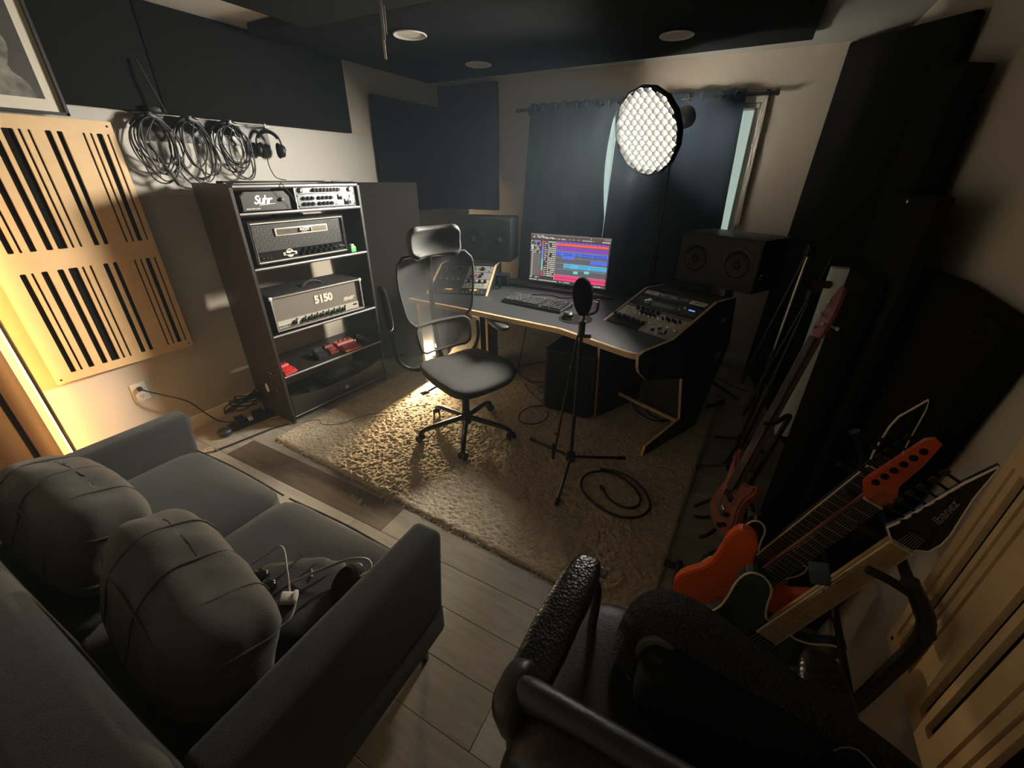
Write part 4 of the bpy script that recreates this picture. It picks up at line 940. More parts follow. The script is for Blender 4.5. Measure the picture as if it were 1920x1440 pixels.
# keyboard
kb = thing('keyboard', 'full-size black computer keyboard on the desk in front of the monitor', 'keyboard', frame((1.635, 2.615, DZ), (.99, -.125, 0), (.125, .99, .0)))
KW, KD = .505, .175
G().prism([(0, 0), (0, .018), (KD, .034), (KD, 0)], 0, KW, M=PY, bev=.002).done('case', blk_pl, kb)
kc = mat('keycaps', (.05, .05, .053), .45); km = bmesh.new(); g = G()
an = math.atan2(.016, KD)
for r_ in range(6):
    x = .012
    for c_ in range(15):
        w_ = .0165
        if r_ == 0 and c_ == 4: w_ = .10
        if x+w_ > .33: break
        g.box((x+w_/2, .022+r_*.024, .0265+r_*.0023), (w_, .018, .010), (an, 0, 0), .0022, 1); x += w_+.0035
    for b0, n_ in ((.345, 3), (.415, 4)):
        for c_ in range(n_): g.box((b0+c_*.0205+.008, .022+r_*.024, .0265+r_*.0023), (.0165, .018, .010), (an, 0, 0), .0022, 1)
g.done('keycaps', kc, kb, kind='stuff')
G().prism([(0, .0), (0, .0185), (KD, .0345), (KD, 0)], KW-.006, KW, M=PY).done('end_trim', mat('grey_trim', (.20, .20, .20), .4), kb)
# round pad and mouse
t = thing('round_pad', 'round dark grey pad at the front of the desk beside the keyboard', 'pad', (2.265, 2.50, DZ))
G().lathe([(0, .004), (.105, .004), (.112, .002), (.112, 0), (0, 0)], 48).done('pad', mat('dark_grey_pad', (.016, .016, .016), .9, spec=.2), t)
t = thing('mouse', 'black computer mouse with lime green markings on the round pad', 'mouse', rzm((2.215, 2.50, DZ+.004), R(25)))
G().soft((0, 0, .017), (.064, .105, .042), 2.6, None, 8, fn=lambda q: V((q.x, q.y, max(q.z, -.017)))).done('shell', blk_pl, t)
lime = mat('lime', (.45, .60, .05), .5)
G().box((.0, -.052, .006), (.055, .010, .008), None, .003).done('lime_stripe', lime, t)
G().box((-.012, -.012, .036), (.026, .030, .006), (R(-10), 0, .4), .002).done('lime_mark', mat('pale_lime', (.50, .55, .30), .5), t)
# small boxes at the back-left of desk, adapter etc.
t = thing('desk_speaker', 'small dark cube speaker left of the monitor on the desk', 'speaker', rzm((1.36, 3.08, DZ), R(18)))
G().bx(-.075, .075, -.05, .05, 0, .095, bev=.008).done('cabinet', blk_pl, t); G().bx(-.065, .065, -.052, -.05, .008, .087, bev=.002).done('grille', cloth_blk, t)
one(G().box((1.42, 2.96, DZ+.045), (.02, .04, .085), (0, 0, .3), .003), 'card_stand', blk_gl, 'small upright glossy black item on the desk beside the left rack', 'card')
one(G().box((2.23, 2.90, DZ+.005), (.016, .010, .008), (0, 0, .3), .002), 'usb_stick', white_pl, 'tiny pale stick lying on the desk behind the microphone', 'usb stick')
cable('black cable lying across the desk below the monitor', [(1.75, 2.90, DZ+.004), (1.88, 2.96, DZ+.005), (2.0, 2.93, DZ+.004), (2.1, 3.02, DZ+.004)], .004, ends=False)
for i, x in enumerate((2.28, 2.48)):
    one(G().bx(-.01, .01, -.006, .006, 0, .016, bev=.002, M=rzm((x, 3.12-.05*i, DZ), R(-15))), 'cable_clip', rubber, ('small rubber cable clip on the desk edge nearer the monitor', 'small rubber cable clip on the desk edge nearer the right rack')[i], 'clip')

# subwoofer
sb = thing('subwoofer', 'large black speaker cabinet standing on the rug under the desk', 'speaker', rzm((2.25, 2.79, .018), R(-2)))
SBW, SBD, SBH = .38, .56, .50
G().bx(-SBW/2, SBW/2, -SBD/2, SBD/2, .012, SBH, bev=.012).done('cabinet', tolex, sb)
G().bx(-SBW/2+.02, SBW/2-.02, -SBD/2-.006, -SBD/2, .03, SBH-.02, bev=.003).done('grille', cloth_gry, sb)
for sx in (-1, 1):
    for sy in (-1, 1):
        for z in (.012, SBH): G().box((sx*(SBW/2-.012), sy*(SBD/2-.012), z+(.010 if z < .1 else -.010)), (.032, .032, .024), None, .006).done('corner_cap', chrome if z < .1 else blk_met, sb)
        G().cyl((sx*.15, sy*.23, 0), (sx*.15, sy*.23, .012), .016, n=12).done('foot', rubber, sb)
G().cyl((.02, -SBD/2-.006, .40), (.02, -SBD/2-.009, .40), .012, n=16).done('badge', alu, sb)
# box between the desk panels
# speakers
def speaker(label, M, w, h, dd_, hand=False):
    t = thing('studio_monitor', label, 'speaker', M, 'studio monitor speakers behind the desk')
    G().bx(-w/2, w/2, 0, dd_, 0, h, bev=.012).done('cabinet', blk_lam, t)
    G().prism([(-w/2+.006, .004), (w/2-.006, .004), (w/2-.006, h-.03), (w*.28, h-.006), (-w*.28, h-.006), (-w/2+.006, h-.03)], -.004, .006, M=FR).done('baffle', mat('speaker_baffle', (.030, .031, .033), .6, bump=.1, bscale=300), t)
    for x, r in ((w*.26, .098), (-w*.26, .098)):
        dr = G().lathe([(r+.012, 0), (r+.012, .005), (r, .007), (r*.92, .004)], 40, Matrix.Translation((x, -.004, h*.5)) @ Matrix.Rotation(R(90), 4, 'X')).done('driver_ring', blk_pl, t)
        G().lathe([(r*.92, .004), (r*.85, .008), (r*.74, .002), (r*.30, -.016+.02), (r*.28, .006), (r*.18, .014), (0, .017)], 40, Matrix.Translation((x, -.004, h*.5)) @ Matrix.Rotation(R(90), 4, 'X')).done('cone', mat('dark_cone', (.012, .012, .012), .55), t)
    G().lathe([(.045, 0), (.045, .003), (.020, .0), (0, .004)], 28, Matrix.Translation((0, -.004, h*.62)) @ Matrix.Rotation(R(90), 4, 'X')).done('tweeter', blk_pl, t)
    if hand:
        G().bx(w/2-.001, w/2+.003, .09, .22, .17, .24, bev=.006).done('handle_cup', blk_pl, t)
        G().tube([(w/2+.008, .10, .205), (w/2+.012, .155, .200), (w/2+.008, .21, .205)], .005, 8).done('handle', blk_met, t)
        G().cyl((w/2-.004, .045, .13), (w/2+.012, .045, .125), .007, n=12).cyl((w/2-.004, .045, .105), (w/2+.012, .045, .10), .007, n=12).done('knob', chrome, t)
        G().bx(w/2+.002, w/2+.006, .06, .20, .112, .118).done('rail', alu, t)
    return t
sl_ = speaker('left studio monitor speaker lying on its side on the left desk rack', rzm((1.135, 3.21, .928), R(15)), .46, .365, .30)
speaker('right studio monitor speaker on a stand behind the right desk wing', rzm((2.99, 3.30, .905), R(-27)), .60, .35, .36, True)
st = thing('speaker_stand', 'black speaker stand behind the right desk wing', 'stand', (3.12, 3.50, 0))
ww(G().cyl((3.12, 3.50, .03), (3.12, 3.50, .89), .028, n=20), 'pole', blk_met, st); ww(G().box((3.12, 3.48, .893), (.34, .28, .016), (0, 0, R(-22)), .003), 'top_plate', blk_met, st)
for a in (100, 220, 340): ww(G().tube([(3.12, 3.50, .10), (3.12+.27*math.cos(R(a)), 3.50+.27*math.sin(R(a)), .018)], .013, 8), 'leg', blk_met, st)

# ------------------------------------------------------------------ softbox lamp
SC = V((2.345, 3.42, 1.885)); SN = V((-.56, -.76, -.30)).normalized()
ux = V((0, 0, 1)).cross(SN).normalized(); uy = SN.cross(ux)
SBM = frame(SC, ux, uy, SN) @ Matrix.Diagonal((1.15, 1, 1, 1))
lt = thing('softbox_lamp', 'round studio softbox with a bright honeycomb grid in front of the curtains', 'studio light', SBM)
SR = .272
npg = 16
G().lathe([(SR, 0), (SR+.012, -.002), (SR+.012, -.03), (SR*.98, -.06), (.10, -.20), (.085, -.20), (.085, -.21), (SR*.95, -.052), (SR, -.02), (SR, 0)], npg).done('shell', cloth_blk, lt)
G().prism([(SR*.985*math.cos(2*math.pi*i/npg), SR*.985*math.sin(2*math.pi*i/npg)) for i in range(npg)], -.048, -.046).done('diffuser', mat('softbox_diffuser', (.8, .8, .8), .6, emit=(1.0, .93, .80), es=SOFTBOX_E), lt)
gm_ = mat('grid_fabric', (.014, .014, .0135), 1.0, spec=0.0)
g = G(); c0 = .046
M45 = Matrix.Rotation(R(40), 4, 'Z')
for k in range(-8, 9):
    o_ = k*c0; hl = math.sqrt(max(0, (SR*.985)**2-o_**2))
    if hl < .01: continue
    g.bx(o_-.0009, o_+.0009, -hl, hl, -.045, -.001, M=M45).bx(-hl, hl, o_-.0009, o_+.0009, -.045, -.001, M=M45)
g.done('honeycomb_grid', gm_, lt, flat=True)
G().cyl((0, 0, -.20), (0, 0, -.40), .072, n=24, bev=.004).done('lamp_head', blk_pl, lt)
for i in range(8):
    a = 2*math.pi*i/8+.2; G().cyl((SR*.96*math.cos(a), SR*.96*math.sin(a), -.055), (.09*math.cos(a), .09*math.sin(a), -.20), .004, n=6).done('rib', blk_met, lt)
HP = SBM @ V((0, 0, -.30))
ls_ = thing('light_stand', 'thin black light stand holding the round softbox', 'stand', (HP.x, HP.y, 0))
ww(G().cyl((HP.x, HP.y, .05), (HP.x, HP.y, 1.0), .014, n=16).cyl((HP.x, HP.y, 1.0), (HP.x, HP.y, HP.z-.055), .010, n=16).cyl((HP.x, HP.y, .98), (HP.x, HP.y, 1.03), .02, n=16), 'pole', blk_met, ls_)
for a in (30, 150, 270): ww(G().cyl((HP.x, HP.y, .32), (HP.x+.36*math.cos(R(a)), HP.y+.36*math.sin(R(a)), .015), .009, n=10), 'leg', blk_met, ls_)

# ------------------------------------------------------------------ ergonomic desk chair (local: +Y forward)
CH = rzm((1.72, 1.97, .022), R(-112))
ch = thing('desk_chair', 'black mesh desk chair with headrest standing on the rug in front of the desk', 'chair', CH)
def leg5(a):
    c, s = math.cos(a), math.sin(a)
    P = smooth_path([(c*.03, s*.03, .115), (c*.16, s*.16, .100), (c*.27, s*.27, .085), (c*.325, s*.325, .060)], 6)
    return G().tube(P, .018, 10, rs=[.020-.006*i/(len(P)-1) for i in range(len(P))])
cast = None
# star angles measured from the photograph
hub = V((0, 0, 0)); wc = [(1.49, 1.68), (1.90, 1.66), (2.05, 2.03), (1.71, 2.28), (1.40, 2.04)]
inv = CH.inverted()
for i in range(5):
    q = inv @ V((wc[i][0], wc[i][1], .02)); a = math.atan2(q.y, q.x)
    lg = leg5(a).done('leg', blk_met, ch)
    p = V((math.cos(a)*.325, math.sin(a)*.325, 0)); a2 = a+.9
    g = G().cyl(p+V((0, 0, .045)), p+V((0, 0, .068)), .007, n=10)
    d_ = V((math.cos(a2), math.sin(a2), 0))
    g.cyl(p-d_*.012+V((0, 0, .026)), p-d_*.026+V((0, 0, .026)), .026, n=20, bev=.003).cyl(p+d_*.012+V((0, 0, .026)), p+d_*.026+V((0, 0, .026)), .026, n=20, bev=.003)
    g.soft(p+V((0, 0, .036)), (.040, .040, .034), 2.4, None, 5); g.done('caster', blk_pl, lg)
G().cyl((0, 0, .07), (0, 0, .16), .034, .03, n=20).done('hub', blk_met, ch)
G().cyl((0, 0, .15), (0, 0, .30), .026, n=20).cyl((0, 0, .30), (0, 0, .42), .016, n=16).done('gas_lift', blk_met, ch)
G().box((0, -.02, .425), (.20, .26, .04), None, .01).done('mechanism', blk_pl, ch)
G().tube(smooth_path([(.08, 0, .42), (.20, .0, .415), (.27, .0, .40)], 4), .006, 8).box((.29, 0, .398), (.05, .035, .010), None, .004).done('tilt_lever', chrome, ch)
f = lambda q: V((q.x*(1-.10*max(0, -q.y/.25)), q.y, q.z-(.030*max(0, (q.y-.10)/.15)**2)+.02*(abs(q.x)/.26)**2 if True else 0))
G().soft((0, .03, .475), (.53, .52, .075), 4.2, None, 18, fn=f).done('seat', seat_m, ch, ang=80)
G().soft((0, .03, .452), (.50, .49, .05), 5, None, 12, fn=f).done('seat_pan', blk_pl, ch, ang=80)
# backrest: curved mesh with rim
def backfn(x, z):  # x in [-1,1], z in [0,1]
    w_ = .215+.056*min(1, z*1.4)
    X = x*w_; Yy = -.235-.055*z-.02*math.sin(z*math.pi)+.055*x*x*.8
    return V((X, Yy, .56+.60*z))
def backpatch(z0, z1, wscale, yoff, nm):
    def edge(t):   # rounded rectangle param
        pass
    n, k = 26, 22
    def fn(u, v):
        x = (u*2-1); z = z0+(z1-z0)*v; e = 6.0
        # pull the corners in
        zz = (v*2-1); lim = (1-abs(zz)**e)**(1/e) if abs(zz) < 1 else 0; lim = max(lim, .80)
        p = backfn(x*lim*wscale, z); p.y += yoff; return p
    g = G(); tb = bmesh.new(); vs = [[tb.verts.new(fn(i/n, j/k)) for j in range(k+1)] for i in range(n+1)]
    for i in range(n):
        for j in range(k): tb.faces.new((vs[i][j], vs[i+1][j], vs[i+1][j+1], vs[i][j+1]))
    g._put(tb); o = g.done(nm, mesh_m, ch, ang=80)
    ring = [fn(i/n, 0) for i in range(n+1)]+[fn(1, j/k) for j in range(1, k+1)]+[fn(1-i/n, 1) for i in range(1, n+1)]+[fn(0, 1-j/k) for j in range(1, k)]
    G().tube(ring, .0085, 8, closed=True).done('rim', mat('rim_grey', (.05, .052, .052), .65), o)
backpatch(.30, 1.0, 1.0, 0, 'upper_back'); backpatch(.0, .30, .86, .02, 'lumbar_panel')
G().tube(smooth_path([(0, -.10, .42), (0, -.26, .46), (0, -.325, .62), (0, -.345, .90), (0, -.335, 1.20), (0, -.30, 1.27)], 6), .017, 10).done('spine', blk_pl, ch)
# headrest
def hf(u, v):
    x = u*2-1; zz = v*2-1; lim = max(.72, (1-abs(zz)**5)**(1/5) if abs(zz) < 1 else 0)
    return V((x*.178*lim, -.265+.045*x*x-.02*(1-zz*zz), 1.15+.17*v))
g = G(); tb = bmesh.new(); n = 18
vs = [[tb.verts.new(hf(i/n, j/12)) for j in range(13)] for i in range(n+1)]
for i in range(n):
    for j in range(12): tb.faces.new((vs[i][j], vs[i+1][j], vs[i+1][j+1], vs[i][j+1]))
g._put(tb); hr_ = g.done('headrest', mat('headrest_leatherette', (.060, .060, .058), .65, bump=.1, bscale=200), ch, ang=80); so = hr_.modifiers.new('s', 'SOLIDIFY'); so.thickness = .035; so.offset = 0
bv = hr_.modifiers.new('b', 'BEVEL'); bv.width = .010; bv.segments = 3; bv.limit_method = 'ANGLE'; bv.angle_limit = R(60)
# arms: camera-side arm is folded up, the other one lies forward
for s in (1, -1):
    arm_g = G().tube(smooth_path([(s*.10, -.20, .44), (s*.24, -.26, .45), (s*.32, -.29, .54), (s*.325, -.30, .72 if s > 0 else .66)], 6), .014, 8)
    o = arm_g.done('arm_bracket', blk_pl, ch)
    if s > 0:
        G().soft((.335, -.33, .86), (.055, .075, .29), 3.5, (R(-4), R(6), 0), 8).done('arm_pad', rubber, o)
    else:
        G().soft((-.345, -.09, .695), (.095, .33, .045), 3.5, (R(2), 0, R(-18)), 8).done('arm_pad', mat('pad_grey', (.06, .06, .058), .5), o)

# ------------------------------------------------------------------ microphone stand
ms = thing('microphone_stand', 'black tripod microphone stand on the rug with a folded boom', 'stand', (2.497, 1.948, .022))
mb = V((2.497, 1.948, 0))
ww(G().cyl(mb+V((0, 0, .075)), mb+V((0, 0, .945)), .0105, n=14), 'tube', blk_met, ms)
ww(G().cyl(mb+V((0, 0, .07)), mb+V((0, 0, .125)), .030, .026, n=20, bev=.004), 'leg_hub', blk_pl, ms)
for (x, y) in ((2.17, 2.08), (2.765, 2.175), (2.555, 1.60)):
    e = V((x, y, .032)); lg = ww(G().cyl(mb+V((0, 0, .095)), e, .0085, n=12), 'leg', blk_met, ms); d_ = (e-mb-V((0, 0, .095))).normalized()
    ww(G().cyl(e-d_*.035, e+d_*.012, .012, n=12, bev=.002), 'rubber_foot', rubber, lg)
ww(G().cyl(mb+V((0, 0, .885)), mb+V((0, 0, .955)), .018, n=16, bev=.003).cyl(mb+V((-.02, 0, .875)), mb+V((.05, .01, .875)), .012, n=12, bev=.002), 'clutch', blk_pl, ms)
bt = mb+V((-.012, -.02, .88)); be = mb+V((-.085, -.075, .10))
ww(G().cyl(bt, be, .007, n=10), 'boom_tube', blk_met, ms); ww(G().cyl(be+V((0, 0, .10)), be-V((0, 0, .0)), .012, .009, n=12, bev=.002), 'boom_counterweight', rubber, ms); ww(G().cyl(be+V((.0, 0, .18)), be+V((.03, 0, .18)), .006, n=8), 'boom_knob', rubber, ms)
ww(G().cyl(mb+V((0, 0, .945)), mb+V((.0, .0, .985)), .012, n=14), 'top_collar', chrome, ms)
mk = thing('microphone', 'black studio microphone with a foam windscreen on top of the tripod stand', 'microphone', (2.497, 1.955, .985))
ww(G().lathe([(0, 0), (.022, 0), (.034, .02), (.045, .05), (.050, .085), (.051, .115), (.046, .145), (.034, .170), (.016, .186), (0, .190)], 28, Matrix.Translation((2.497, 1.955, .985)) @ Matrix.Rotation(R(-7), 4, 'Y')), 'windscreen', cloth_blk, mk)
ww(G().tube(smooth_path([(2.515, 1.955, .985), (2.560, 1.965, 1.01), (2.562, 1.97, 1.07)], 6), .007, 8), 'yoke', blk_met, mk)
ww(G().cyl((2.545, 1.945, 1.065), (2.575, 1.94, 1.065), .008, n=10), 'thumb_screw', chrome, mk)

# ------------------------------------------------------------------ floor cables
RZ = .036
cable('thick black cable coiled in a spiral on the rug in front of the mic stand', [(2.743, 1.825, RZ), (2.80, 1.765, RZ), (2.885, 1.745, RZ), (2.945, 1.79, RZ), (2.935, 1.875, RZ), (2.84, 1.965, RZ), (2.72, 1.99, RZ), (2.63, 1.93, RZ), (2.61, 1.83, RZ), (2.66, 1.745, RZ), (2.76, 1.685, RZ), (2.88, 1.665, RZ), (2.975, 1.72, RZ), (3.005, 1.82, RZ), (2.95, 1.92, RZ+.006), (2.86, 1.985, RZ+.012), (2.76, 2.01, RZ+.006), (2.70, 2.0, RZ)], .0068)
cable('thin dark cable making a round loop on the rug left of the subwoofer', [(2.12, 2.47, RZ), (2.15, 2.36, RZ), (2.10, 2.25, RZ), (2.0, 2.24, RZ), (1.95, 2.33, RZ), (1.97, 2.45, RZ), (2.05, 2.53, RZ), (1.98, 2.60, RZ), (1.86, 2.68, RZ), (1.75, 2.80, RZ)], .0042, ends=False)
cable('thin dark cable curling on the rug behind the desk chair', [(2.04, 2.72, RZ), (1.93, 2.72, RZ), (1.89, 2.80, RZ), (1.95, 2.88, RZ), (1.90, 2.90, RZ), (1.80, 2.86, RZ), (1.70, 2.90, RZ)], .0040, ends=False)
cable('dark cable on the floor running from the chair toward the power strip', [(1.55, 3.10, .03), (1.62, 3.20, .03), (1.70, 3.30, .03), (1.84, 3.28, .03), (1.95, 3.18, .03), (2.03, 3.06, .03)], .0045, ends=False)
cable('dark cable looping down from the desk behind the left rack', [(1.56, 3.30, .70), (1.55, 3.22, .40), (1.56, 3.10, .15), (1.60, 2.98, RZ), (1.74, 2.86, RZ), (1.90, 2.80, RZ), (2.04, 2.66, RZ)], .004, ends=False)
t = thing('power_strip', 'black power strip hanging under the desk with many plugged leads', 'power strip', rzm((1.93, 3.34, .50), R(-8)))
G().box((0, 0, 0), (.34, .06, .045), (R(20), 0, 0), .006).bx(-.14, -.12, -.005, .005, 0, .245).bx(.12, .14, -.005, .005, 0, .245).done('housing', blk_pl, t)
for i in range(6): G().tube(smooth_path([(-.13+i*.05, -.02, .02), (-.13+i*.05, -.05, .08), (-.11+i*.06, -.03, .14), (-.10+i*.07, .02, .12), (-.09+i*.08, .03, -.02)], 5), .005, 6).box((-.13+i*.05, -.02, .03), (.026, .03, .03), None, .004).done('lead', cable_m, t)
cable('loose black leads coiled on the rug under the right desk wing', [(2.62, 2.98, RZ), (2.70, 2.80, RZ), (2.82, 2.72, RZ), (2.93, 2.76, RZ), (2.95, 2.88, RZ), (2.86, 2.95, RZ), (2.77, 2.90, RZ), (2.80, 2.78, RZ+.008), (2.92, 2.74, RZ+.010), (2.97, 2.84, RZ)], .0055, ends=False)
cable('black cord dangling behind the opening of the right desk wing', [(2.60, 3.05, .60), (2.585, 3.04, .48), (2.60, 3.02, .38), (2.64, 3.02, .33), (2.60, 3.03, .28)], .005, ends=False)
one(G().box((1.49, 2.93, .035), (.20, .10, .035), (0, 0, R(10)), .006), 'floor_box', greyc, 'flat pale box on the rug under the left desk wing', 'box', (1.49, 2.93, .02))

# ------------------------------------------------------------------ guitars
def gframe(A, n, X):
    A, n, X = V(A), V(n).normalized(), V(X); X = (X-n*n.dot(X)).normalized(); return frame(A, X, n)
BODY = [(0, 0), (.07, .006), (.125, .035), (.158, .09), (.158, .145), (.135, .20), (.120, .245), (.128, .29), (.150, .335), (.160, .38), (.148, .41), (.118, .395), (.085, .355), (.050, .338), (.030, .342),
        (-.030, .342), (-.044, .350), (-.066, .390), (-.090, .445), (-.128, .470), (-.162, .455), (-.166, .40), (-.150, .33), (-.142, .27), (-.155, .21), (-.176, .15), (-.172, .085), (-.135, .03), (-.07, .005)]
def guitar(label, M, bm_, neck_m, board_m, head_pts, head_m, bind=None, tuners=(), logo=None, pick=2, nstr=7, group='electric guitars in the floor rack', topm=None, bs=1.0):
    t = thing('electric_guitar', label, 'guitar', M, group)
    outl = smooth_path([(p[0]*bs, p[1]*(bs*.5+.5), 0) for p in BODY], 3, closed=True); pts = [(p.x, p.y) for p in outl]
    b = G().prism(pts, -.040, .0, bev=.005).done('body', bm_, t)
    if bind:
        G().tube([(x*.995, y*.995+.001, -.001) for x, y in pts], .0032, 6, closed=True).done('binding', bind, b)
    nw0, nw1, y0, y1 = .029, .024, .30, .775
    G().prism([(-nw0, y0), (nw0, y0), (nw1, y1+.01), (-nw1, y1+.01)], -.018, .006, bev=.006).done('neck', neck_m, t)
    fb = G().prism([(-nw0, .285), (nw0, .285), (nw1, y1), (-nw1, y1)], .006, .0115, bev=.0008).done('fretboard', board_m, t)
    g = G()
    for k in range(1, 25):
        y = y1-.648*(1-2**(-k/12)); 
        if y < .29: break
        wk = nw1+(nw0-nw1)*(y1-y)/(y1-.285); g.bx(-wk, wk, y-.0011, y+.0011, .0115, .0126)
    g.done('frets', alu, fb, kind='stuff')
    if bind:
        for s in (-1, 1): G().tube([(s*nw0, .285, .0095), (s*nw1, y1, .0095)], .0028, 6).done('neck_binding', bind, t)
    G().bx(-nw1, nw1, y1, y1+.005, .006, .015).done('nut', cream_b, t)
    hd = G().prism(head_pts, -.012, .004, bev=.0015).done('headstock', head_m, t)
    if bind:
        P = [V((p[0], p[1], .002)) for p in head_pts]; G().tube(P, .0030, 6, closed=True).done('head_binding', bind, hd)
    for x, y, s in tuners:
        G().cyl((x, y, .004), (x, y, .014), .0045, n=10).cyl((x, y, .004), (x, y, .006), .009, n=14).done('tuner_post', blk_met, hd)
        G().cyl((x, y, -.016), (x+s*.030, y+.004, -.018), .0035, n=8).box((x+s*.036, y+.005, -.018), (.014, .018, .006), None, .003).done('tuner_button', blk_met, hd)
    for i in range(pick):
        y = .255-.085*i; G().bx(-.038, .038, y-.012, y+.012, 0, .007, bev=.003).done('pickup', blk_gl, t)
    G().bx(-.036, .036, .105, .130, 0, .014, bev=.002).done('bridge', blk_met, t)
    for x, y in ((.085, .10), (.115, .065)): g = G(); g.cyl((x, y, 0), (x, y, .014), .011, .009, n=18); g.done('knob', blk_met, t)
    g = G()
    for i in range(nstr):
        u = (i/(nstr-1)-.5)*2; g.tube([(u*.031, .118, .015), (u*.019, y1+.002, .0155), (u*.014, y1+.05, .010)], .0006, 4)
    g.done('strings', alu, t, kind='stuff')
    if logo: G().text(logo[0], logo[1], Matrix.Translation((logo[2], logo[3], .0045)) @ Matrix.Rotation(R(logo[4]), 4, 'Z'), shear=.35, bold=.0004, ext=.0003).done('logo', mat('logo_grey', (.22, .21, .19), .5), hd)
    return t
ho = [(-.024, .78), (-.036, .795), (-.050, .81), (-.052, .83), (-.040, .985), (-.028, 1.00), (-.010, .995), (.004, .93), (.010, .85), (.030, .82), (.034, .80), (.024, .78)]
guitar('glossy orange electric guitar with an orange headstock and dark fretboard in the floor rack', gframe((3.315, 1.19, .115), (.36, .02, .93), (1, 0, 0)), or_m, mahog, rose, ho, or_d,
       tuners=[(-.034+.002*i, .83+i*.026, -1) for i in range(6)], nstr=7)
hdk = [(-.024, .78), (-.040, .82), (-.062, .90), (-.066, .935), (-.050, 1.01), (-.036, .985), (.008, .86), (.024, .80), (.024, .78)]
guitar('dark guitar with cream neck binding, its body hidden behind the orange guitar', gframe((3.350, 1.325, .13), (.355, .045, .93), (1, 0, 0)), blk_gl, rose, rose, hdk, blk_gl, bind=cream_b, bs=.72, tuners=[(-.050+.002*i, .83+i*.028, 1) for i in range(5)])
hg = [(-.024, .78), (-.048, .800), (-.042, .825), (-.030, .98), (-.018, 1.045), (.004, .96), (.040, .86), (.046, .83), (.044, .80), (.026, .785), (.024, .78)]
guitar('dark teal guitar with cream binding and pointed black headstock, nearest in the floor rack', gframe((3.365, 1.035, .105), (.335, .03, .94), (1, 0, 0)), teal, maple, maple, hg, blk_gl, bind=cream_b,
       tuners=[(-.036+.003*i, .835+i*.027, -1) for i in range(6)], logo=('Ibanez', .026, -.004, .90, 100))
# rack
gr = thing('guitar_rack', 'black tubular floor rack holding the guitars along the right wall', 'rack', (3.45, 1.15, 0))
for y in (.875, 1.50):
    ww(G().tube(smooth_path([(3.14, y, .022), (3.30, y, .022), (3.54, y, .03), (3.605, y, .10), (3.61, y, .30), (3.64, y, .60), (3.648, y, .78), (3.585, y, .89)], 6), .016, 10), 'end_frame', blk_met, gr)
for x, z in ((3.20, .045), (3.36, .075)): ww(G().cyl((x, .86, z), (x, 1.515, z), .013, n=12), 'cradle_bar', rubber, gr)
ww(G().cyl((3.65, .86, .78), (3.65, 1.515, .78), .012, n=12), 'neck_bar', blk_met, gr)
ww(G().cyl((3.625, .875, .45), (3.625, 1.50, .45), .010, n=12), 'rear_bar', blk_met, gr)
for y in (.965, 1.115, 1.265, 1.41):
    ww(G().tube(smooth_path([(3.65, y, .78), (3.60, y, .80), (3.555, y, .81)], 4), .010, 8), 'neck_divider', rubber, gr)
one(G().box((3.50, 1.02, .70), (.045, .035, .05), (0, R(-20), 0), .006), 'blue_clip', mat('blue_grey_tape', (.06, .10, .12), .6), 'small blue-grey pad wrapped round the neck rest of the teal guitar', 'pad', (3.5, 1.02, .7))
# red-brown bass seen edge-on in its stand
BM = gframe((3.325, 1.735, .12), (.170, .155, .97), (.35, -.93, 0))
bs = thing('bass_guitar', 'worn red-brown bass seen edge-on with its long neck standing upright', 'guitar', BM)
bo = smooth_path([(0, 0, 0), (.07, .01, 0), (.12, .05, 0), (.12, .12, 0), (.095, .18, 0), (.10, .24, 0), (.125, .29, 0), (.115, .33, 0), (.07, .30, 0), (.03, .29, 0), (-.03, .29, 0), (-.07, .31, 0), (-.115, .37, 0), (-.13, .35, 0), (-.11, .26, 0), (-.10, .2, 0), (-.12, .13, 0), (-.12, .05, 0), (-.07, .01, 0)], 3, closed=True)
G().prism([(p.x, p.y) for p in bo], -.022, .022, bev=.010).done('body', mat('pink_red_wood', (.30, .10, .075), .35, var=.25, vscale=14, coat=.3), bs)
G().prism([(-.030, .24), (.030, .24), (.021, .965), (-.021, .965)], .012, .038, bev=.009).done('neck', neckred, bs)
G().prism([(-.030, .22), (.030, .22), (.021, .965), (-.021, .965)], .038, .043, bev=.001).done('fretboard', rose, bs)
bh = G().prism([(-.021, .96), (-.040, .99), (-.036, 1.05), (-.028, 1.12), (-.012, 1.165), (.012, 1.16), (.030, 1.10), (.036, 1.03), (.034, .985), (.021, .96)], .020, .034, bev=.003).done('headstock', mahog, bs)
for i, (x, y) in enumerate(((-.022, 1.00), (-.020, 1.05), (-.014, 1.10), (.020, 1.02))):
    s = -1 if x < 0 else 1
    G().cyl((x, y, .034), (x, y, .046), .006, n=10).cyl((x, y, .018), (x+s*.035, y, .016), .004, n=8).box((x+s*.045, y, .016), (.020, .014, .006), None, .003).done('tuner', alu, bh)
for x, y in ((.06, .12), (.075, .075), (.05, .05)): G().cyl((x, y, .022), (x, y, .042), .011, n=16, bev=.002).done('knob', blk_met, bs)
G().bx(-.035, .035, .09, .13, .022, .036, bev=.003).done('bridge', chrome, bs); G().bx(-.035, .035, .17, .20, .022, .032, bev=.003).done('pickup', blk_gl, bs)
g = G()
for i in range(4): g.tube([((i-1.5)*.015, .11, .040), ((i-1.5)*.010, .965, .048)], .0009, 4)
g.done('strings', alu, bs, kind='stuff')
bst = thing('guitar_stand', 'black tripod guitar stand holding the red-brown bass', 'stand', (3.38, 1.80, 0))
pt = V((3.475, 1.90, .70)); pbm = V((3.40, 1.88, .20))
ww(G().cyl(pbm, pt, .011, n=12), 'post', blk_met, bst)
